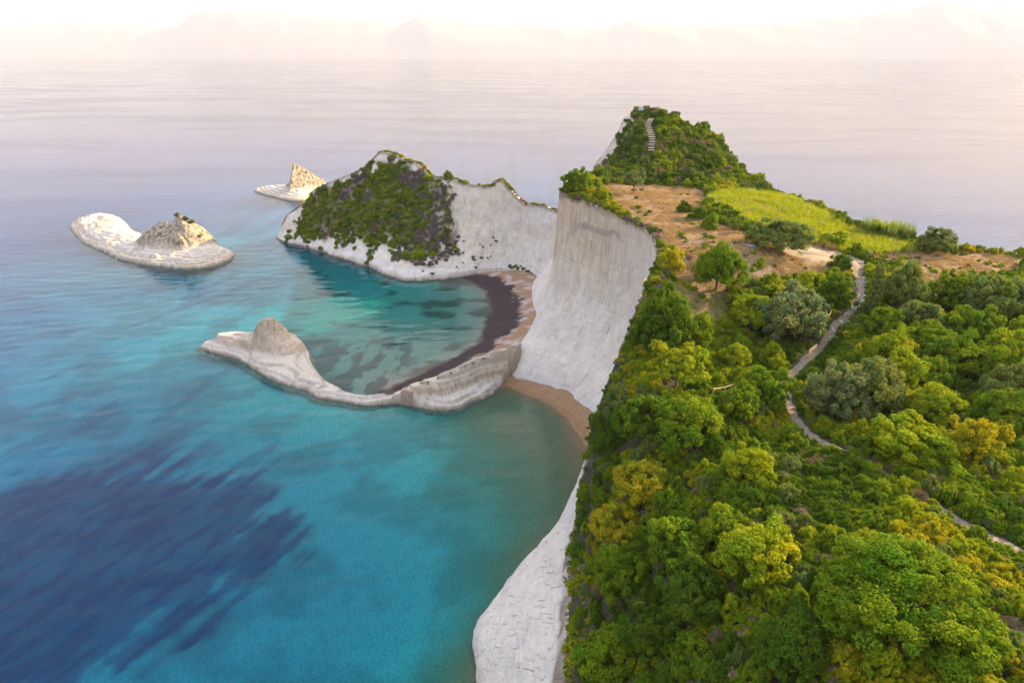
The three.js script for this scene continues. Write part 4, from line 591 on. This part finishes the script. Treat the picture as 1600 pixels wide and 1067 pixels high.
{
  const seen = BUSH.filter(b => inFrame(b.x, b.y + b.h / 2, b.z, 1.02)), own = BUSH.filter(b => b.own), rest = seen.filter(b => !b.own).sort((a, b) => b.size - a.size), things = [...own, ...rest.slice(0, 295 - own.length)], chosen = new Set(things);
  const tone = new Map(Object.entries({ dark: 'dark green', mid: 'green', fresh: 'yellow-green', gold: 'golden', olive: 'grey-green', grey: 'silvery', dry: 'brown', twig: 'grey' }).map(([k, v]) => [LM[k], v]));
  for (const b of things) if (!b.own && near(b)) { b.group = 'shrubs of the slope and the wood'; const sz = b.r > 2.1 ? 'large' : b.r > 1.45 ? 'mid-sized' : 'small', sh = dome.includes(b.geo) ? 'rounded' : spiky.includes(b.geo) ? 'bristly' : 'twiggy', [w, nm] = beside(b.x, b.z); b.label = `${sz} ${sh} ${tone.get(b.mat)} shrub ${w} the ${nm}`; }
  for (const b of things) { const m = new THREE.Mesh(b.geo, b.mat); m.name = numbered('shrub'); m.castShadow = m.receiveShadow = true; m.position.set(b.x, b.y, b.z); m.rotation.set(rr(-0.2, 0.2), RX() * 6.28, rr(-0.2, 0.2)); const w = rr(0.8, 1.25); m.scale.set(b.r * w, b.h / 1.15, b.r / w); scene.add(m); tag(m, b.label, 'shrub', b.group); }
  const mass = new THREE.Group(); mass.name = 'thicket'; scene.add(mass); tag(mass, 'dense mass of smaller shrubs covering the headland and the slope across the cove', 'thicket', undefined, 'stuff');
  // low undergrowth between them
  const low = [];
  for (let k = 0; k < 60000 && low.length < 14000; k++) {
    const z = -308 + 285 * RX(), x = rr(5, Math.min(160, 30 - z * 0.85)); const e = polySD(outline, x, z)[0]; if (e < 0.2 || (z < -262 && x < 50 && e < 6)) continue; const y = G(x, z); if (!inFrame(x, y, z, 1.03)) continue;
    const f = Math.max(polySD(FIELD, x, z)[0], polySD(FIELD2, x, z)[0]); if (polySD(SANDY, x, z)[0] > -0.5 || polySD(REEDS, x, z)[0] > 0 || lineD(PATH, x, z)[0] < 1.5 || (z < -245 && lineD(STAIR, x, z)[0] < 2)) continue;
    if (!free(x, z, 0.25, 0.75) && RX() < 0.85) continue;
    if (f > 0 && (fbm2(x * 0.09 + 20, z * 0.09, 3) < 0.05 || RX() > 0.12 || z < -200 && RX() > 0.3)) continue;
    const v = fbm2(x * 0.06 + 9, z * 0.06, 3) + 0.5 * (RX() - 0.5); const r = rr(0.35, 0.95);
    low.push({ x, y: y - 0.08, z, r, h: r * rr(0.9, 1.5), geo: pick(small), mat: LM[v < -0.15 ? 'dark' : v < 0.1 ? 'mid' : v < 0.3 ? 'fresh' : RX() < 0.5 ? 'gold' : 'dry'] });
  }
  const sets = new Map(); for (const b of [...seen.filter(b => !chosen.has(b)), ...low]) { const k = b.geo.uuid + b.mat.uuid; if (!sets.has(k)) sets.set(k, []); sets.get(k).push(b); }
  const d = new THREE.Object3D();
  for (const l of sets.values()) { const im = new THREE.InstancedMesh(l[0].geo, l[0].mat, l.length); im.name = 'foliage'; im.castShadow = im.receiveShadow = true; l.forEach((b, i) => { d.position.set(b.x, b.y, b.z); d.rotation.set(rr(-0.2, 0.2), RX() * 6.28, rr(-0.2, 0.2)); d.scale.set(b.r * rr(0.8, 1.2), b.h / 1.15, b.r * rr(0.8, 1.2)); d.updateMatrix(); im.setMatrixAt(i, d.matrix); }); im.userData.kind = 'stuff'; mass.add(im); }
}
// ---------------------------------------------------------------- grasses and canes
function tuftGeo(seed, n, spread, w, lean, lo) {
  const R = rng(seed), pos = [], col = [], idx = [];
  for (let k = 0; k < n; k++) { const a = R() * 6.28, b = R() * 6.28, d = spread * Math.sqrt(R()), x = Math.cos(a) * d, z = Math.sin(a) * d, h = (lo ?? 0.6) + (1 - (lo ?? 0.6)) * R(), lx = Math.cos(b) * lean * h * R(), lz = Math.sin(b) * lean * h * R(), cx = Math.cos(b + 1.5) * w, cz = Math.sin(b + 1.5) * w, q = pos.length / 3, v = 0.7 + 0.5 * R(), t = (R() - 0.5) * 0.35;
    pos.push(x - cx, 0, z - cz, x + cx, 0, z + cz, x + lx * 0.4 + cx, h * 0.6, z + lz * 0.4 + cz, x + lx * 0.4 - cx, h * 0.6, z + lz * 0.4 - cz, x + lx, h, z + lz); for (let e = 0; e < 5; e++) col.push(v * (1 + t), v, v * (1 - t)); idx.push(q, q + 1, q + 2, q, q + 2, q + 3, q + 3, q + 2, q + 4); }
  const g = new THREE.BufferGeometry(); g.setAttribute('position', new THREE.Float32BufferAttribute(pos, 3)); g.setAttribute('color', new THREE.Float32BufferAttribute(col, 3)); g.setIndex(idx); g.computeVertexNormals(); return g;
}
function grassMass(name, label, geos, mats, spots) {
  const o = new THREE.Group(); o.name = name; scene.add(o); tag(o, label, name === 'cane_field' ? 'canes' : 'grass', undefined, 'stuff');
  const by = new Map(), d = new THREE.Object3D(); for (const s of spots) { const g = pick(geos), m = s.mat ?? pick(mats), k = g.uuid + m.uuid; if (!by.has(k)) by.set(k, { g, m, l: [] }); by.get(k).l.push(s); }
  for (const { g, m, l } of by.values()) { const im = new THREE.InstancedMesh(g, m, l.length); im.name = 'blades'; im.castShadow = im.receiveShadow = true; im.userData.kind = 'stuff'; l.forEach((s, i) => { d.position.set(s.x, s.y, s.z); d.rotation.set(0, RX() * 6.28, 0); d.scale.set(s.r, s.h, s.r); d.updateMatrix(); im.setMatrixAt(i, d.matrix); }); o.add(im); }
}
{
  const spots = [], canes = [];
  for (let k = 0; k < 60000 && spots.length < 13000; k++) { const x = rr(24, 150), z = rr(-244, -130), f = Math.max(polySD(FIELD, x, z)[0], polySD(FIELD2, x, z)[0]); if (f < -1.5 || polySD(REEDS, x, z)[0] > 0.5 || polySD(SANDY, x, z)[0] > -0.5 || lineD(PATH, x, z)[0] < 1.4 || polySD(outline, x, z)[0] < 0.3) continue; const m = fbm2(x * 0.08, z * 0.08, 3); if (m > 0.12 && RX() < 0.8) continue; const gr = z > -150 && x < 60 && RX() < 0.6; spots.push({ x, y: G(x, z) - 0.05, z, r: rr(0.35, 0.7), h: rr(0.25, 0.6), mat: gr ? LM.fresh : undefined }); }
  grassMass('dry_grass', 'low sun-bleached orange grass on the open fields of the plateau', [tuftGeo(1, 22, 1, 0.045, 0.9), tuftGeo(2, 22, 1, 0.045, 0.9)], [LM.straw, LM.straw, LM.pale], spots);
  for (let k = 0; k < 40000 && canes.length < 7000; k++) { const x = rr(58, 128), z = rr(-238, -172), f = polySD(REEDS, x, z)[0] + 1.5 * fbm2(x * 0.2, z * 0.2, 2); if (f < 0 || polySD(outline, x, z)[0] < 0.2) continue; const edge = f < 1.2 && z > -205 && x < 88; canes.push({ x, y: G(x, z) - 0.05, z, r: rr(0.5, 0.9), h: rr(1.3, 2.4), mat: edge ? LM.straw : RX() < 0.1 ? LM.pale : fbm2(x * 0.12, z * 0.12, 3) + 0.3 * (RX() - 0.5) > 0.16 ? LM.fresh : fbm2(x * 0.1 + 30, z * 0.1, 3) > 0.24 ? LM.gold : undefined }); }
  grassMass('cane_field', 'bright yellow-green bed of tall canes in the middle of the plateau', [tuftGeo(5, 18, 1, 0.05, 0.35), tuftGeo(6, 18, 1, 0.05, 0.35)], [LM.reed, LM.reed, LM.fresh], canes);
  const t = thing('cane_clump', 108.9, G(108.9, -195.5) - 0.2, -195.5); const R2 = rng(91);
  for (let k = 0; k < 7; k++) { const m = mesh('canes', tuftGeo(700 + k, 260, 1, 0.022, 0.75, 0.3), LM[['olive', 'fresh', 'mid'][k % 3]], t); m.position.set(-5 + k * 1.7 + R2() * 0.6, 0, (R2() - 0.5) * 3); m.scale.set(2.3, 4.2 + 2.6 * R2(), 2.3); }
  tag(t, 'tall feathery cane clump standing against the sea on the right rim', 'canes');
}
// ---------------------------------------------------------------- small built things
const woodMat = new THREE.MeshStandardMaterial({ color: new THREE.Color().setRGB(0.36, 0.30, 0.23), roughness: 0.9 }), paleWood = new THREE.MeshStandardMaterial({ color: new THREE.Color().setRGB(0.50, 0.44, 0.34), roughness: 0.9 });
const bar = (a, b, r0, r1) => { const g = limb(a, b, r0, r1, 8); return g; };
{
  const t = thing('log_stairs', 52, G(52, -263), -263), n = 17;
  for (let k = 0; k < n; k++) { const s = k / (n - 1) * (STAIR.length - 1), p = catmull(STAIR, s), x = p[0] - 52, z = p[1] + 263, y = G(p[0], p[1]) - G(52, -263) + 0.1; const g = new THREE.CylinderGeometry(0.17, 0.19, 2.5 - 0.25 * Math.sin(k * 2.1), 8); g.rotateZ(Math.PI / 2); const m = mesh('step', g, paleWood, t); m.position.set(x, y + 0.12, z); m.rotation.y = 0.06 * Math.sin(k * 1.7); }
  const tread = gridGeo(5, 80, (i, j) => { const p = catmull(STAIR, j / 79 * (STAIR.length - 1)), x = p[0] + (i / 4 - 0.5) * 2.4; return [x - 52, G(x, p[1]) - G(52, -263) + 0.12, p[1] + 263, x, p[1], 0.17, 0.135, 0.10]; });
  mesh('trodden_earth', tread, soilMat, t);
  tag(t, 'flight of log steps climbing the hill to its top', 'stairs');
}
{
  const x = 53.6, z = -298.5, t = thing('viewpoint_board', x, G(x, z) - 0.1, z), white = new THREE.MeshStandardMaterial({ color: new THREE.Color().setRGB(0.42, 0.50, 0.80), roughness: 0.6 });
  for (const s of [-0.8, 0.8]) mesh('post', bar([s, 0, 0], [s, 1.5, 0], 0.06, 0.06), woodMat, t);
  const b = mesh('panel', new THREE.BoxGeometry(2.2, 1.05, 0.08), white, t); b.position.set(0, 1.45, 0.09);
  const c = mesh('cap', new THREE.BoxGeometry(2.4, 0.08, 0.3), paleWood, t); c.position.set(0, 2.02, 0.05);
  tag(t, 'small pale blue board on two posts at the very top of the hill', 'board');
}
function fence(pts, h, rails, label, mat) {
  const [x0, z0] = pts[0], y0 = G(x0, z0), t = thing('wooden_rail', x0, y0, z0), L = pts.map(([x, z]) => [x - x0, G(x, z) - y0, z - z0]);
  L.forEach((p, i) => { if (i === 0 && rails === 1) { mesh('post', bar([p[0], p[1] - 0.3, p[2]], [p[0], p[1] + h, p[2]], 0.09, 0.07), mat, t); return; } mesh('post', bar([p[0], p[1] - 0.3, p[2]], [p[0], p[1] + h + 0.12, p[2]], 0.09, 0.07), mat, t); });
  for (let i = 0; i < L.length - 1; i++) for (let k = 0; k < rails; k++) { const y = h * (1 - k * 0.45); mesh('rail', bar([L[i][0], L[i][1] + y, L[i][2]], [L[i + 1][0], L[i + 1][1] + y, L[i + 1][2]], 0.085, 0.075), mat, t); }
  return tag(t, label, 'fence', 'wooden rails on the slope');
}
fence([[35.3, -107.2], [38.1, -109.2], [40.7, -110.9], [43.2, -113]], 1.5, 1, 'pale single wooden rail crossing the green hollow, a cloth hung on it', paleWood);
fence([[65.9, -137.3], [68.2, -139.6], [70.6, -142], [73.4, -146.6]], 1.1, 2, 'weathered two-bar wooden fence beside the upper path', woodMat);
fence([[60.6, -127.6], [63.2, -130.2]], 1.0, 2, 'short wooden fence piece above the bend of the path', woodMat);
{
  const x = 40.9, z = -111, t = new THREE.PlaneGeometry(0.55, 1.1, 6, 10), p = t.attributes.position; for (let i = 0; i < p.count; i++) { const u = p.getX(i), v = p.getY(i); p.setXYZ(i, u * (0.75 + 0.25 * (0.5 - v)), v - 0.5, 0.07 * Math.sin(u * 16) * (0.6 - v) + 0.1); } t.computeVertexNormals();
  const m = mesh(numbered('cloth'), t, new THREE.MeshStandardMaterial({ color: new THREE.Color().setRGB(0.05, 0.22, 0.19), roughness: 0.9, side: THREE.DoubleSide }), scene); m.position.set(x, G(x, z) + 1.5, z + 0.05); m.rotation.y = -0.6; tag(m, 'teal cloth hanging from the pale wooden rail', 'cloth');
  const q = new THREE.PlaneGeometry(2.7, 1.5, 18, 12); q.rotateX(-Math.PI / 2); const w = q.attributes.position; for (let i = 0; i < w.count; i++) { const a = w.getX(i), b = w.getZ(i); w.setXYZ(i, a + 0.12 * n2(a, b), 0.22 + 0.2 * Math.abs(n2(a * 1.3 + 4, b * 1.6)) - 0.1 * Math.abs(a / 1.3) ** 2 - 0.1 * Math.abs(b / 0.7) ** 2, b + 0.1 * n2(b + 9, a)); } q.computeVertexNormals();
  const s = mesh(numbered('tarpaulin'), q, new THREE.MeshStandardMaterial({ color: new THREE.Color().setRGB(0.20, 0.36, 0.56), roughness: 0.55, side: THREE.DoubleSide }), scene); s.position.set(60.6, G(60.6, -169.8) + 0.05, -169.8); s.rotation.y = -0.5; tag(s, 'crumpled blue tarpaulin on bare soil left of the olive', 'tarpaulin');
}
// pale stones beside the upper path
{
  const g = new THREE.IcosahedronGeometry(1, 1), p = g.attributes.position; for (let i = 0; i < p.count; i++) { const x = p.getX(i), y = p.getY(i), z = p.getZ(i), k = 1 + 0.3 * n3(x * 1.2, y * 1.2, z * 1.2); p.setXYZ(i, x * k, y * k * 0.6, z * k); } g.computeVertexNormals();
  const im = new THREE.InstancedMesh(g, new THREE.MeshStandardMaterial({ color: new THREE.Color().setRGB(0.40, 0.38, 0.34), roughness: 0.95 }), 240), d = new THREE.Object3D(); im.name = 'rubble'; im.castShadow = im.receiveShadow = true;
  for (let i = 0; i < 240; i++) { const q = catmull(PATH, rr(3, 5.6)), x = q[0] + rr(0.2, 4.2), z = q[1] + rr(-1.5, 1.5), s = 0.12 + 0.4 * RX() ** 3; d.position.set(x, G(x, z) + s * 0.2, z); d.rotation.set(RX(), RX() * 6, RX()); d.scale.setScalar(s); d.updateMatrix(); im.setMatrixAt(i, d.matrix); }
  scene.add(im); tag(im, 'scattered pale stones on the bank beside the upper path', 'stones', undefined, 'stuff');
}
scene.traverse(o => { if (o.isMesh) { o.castShadow = o.receiveShadow = true; } });
console.log('trees', TREES.length, 'bushes', BUSH.length);
renderer.render(scene, camera);
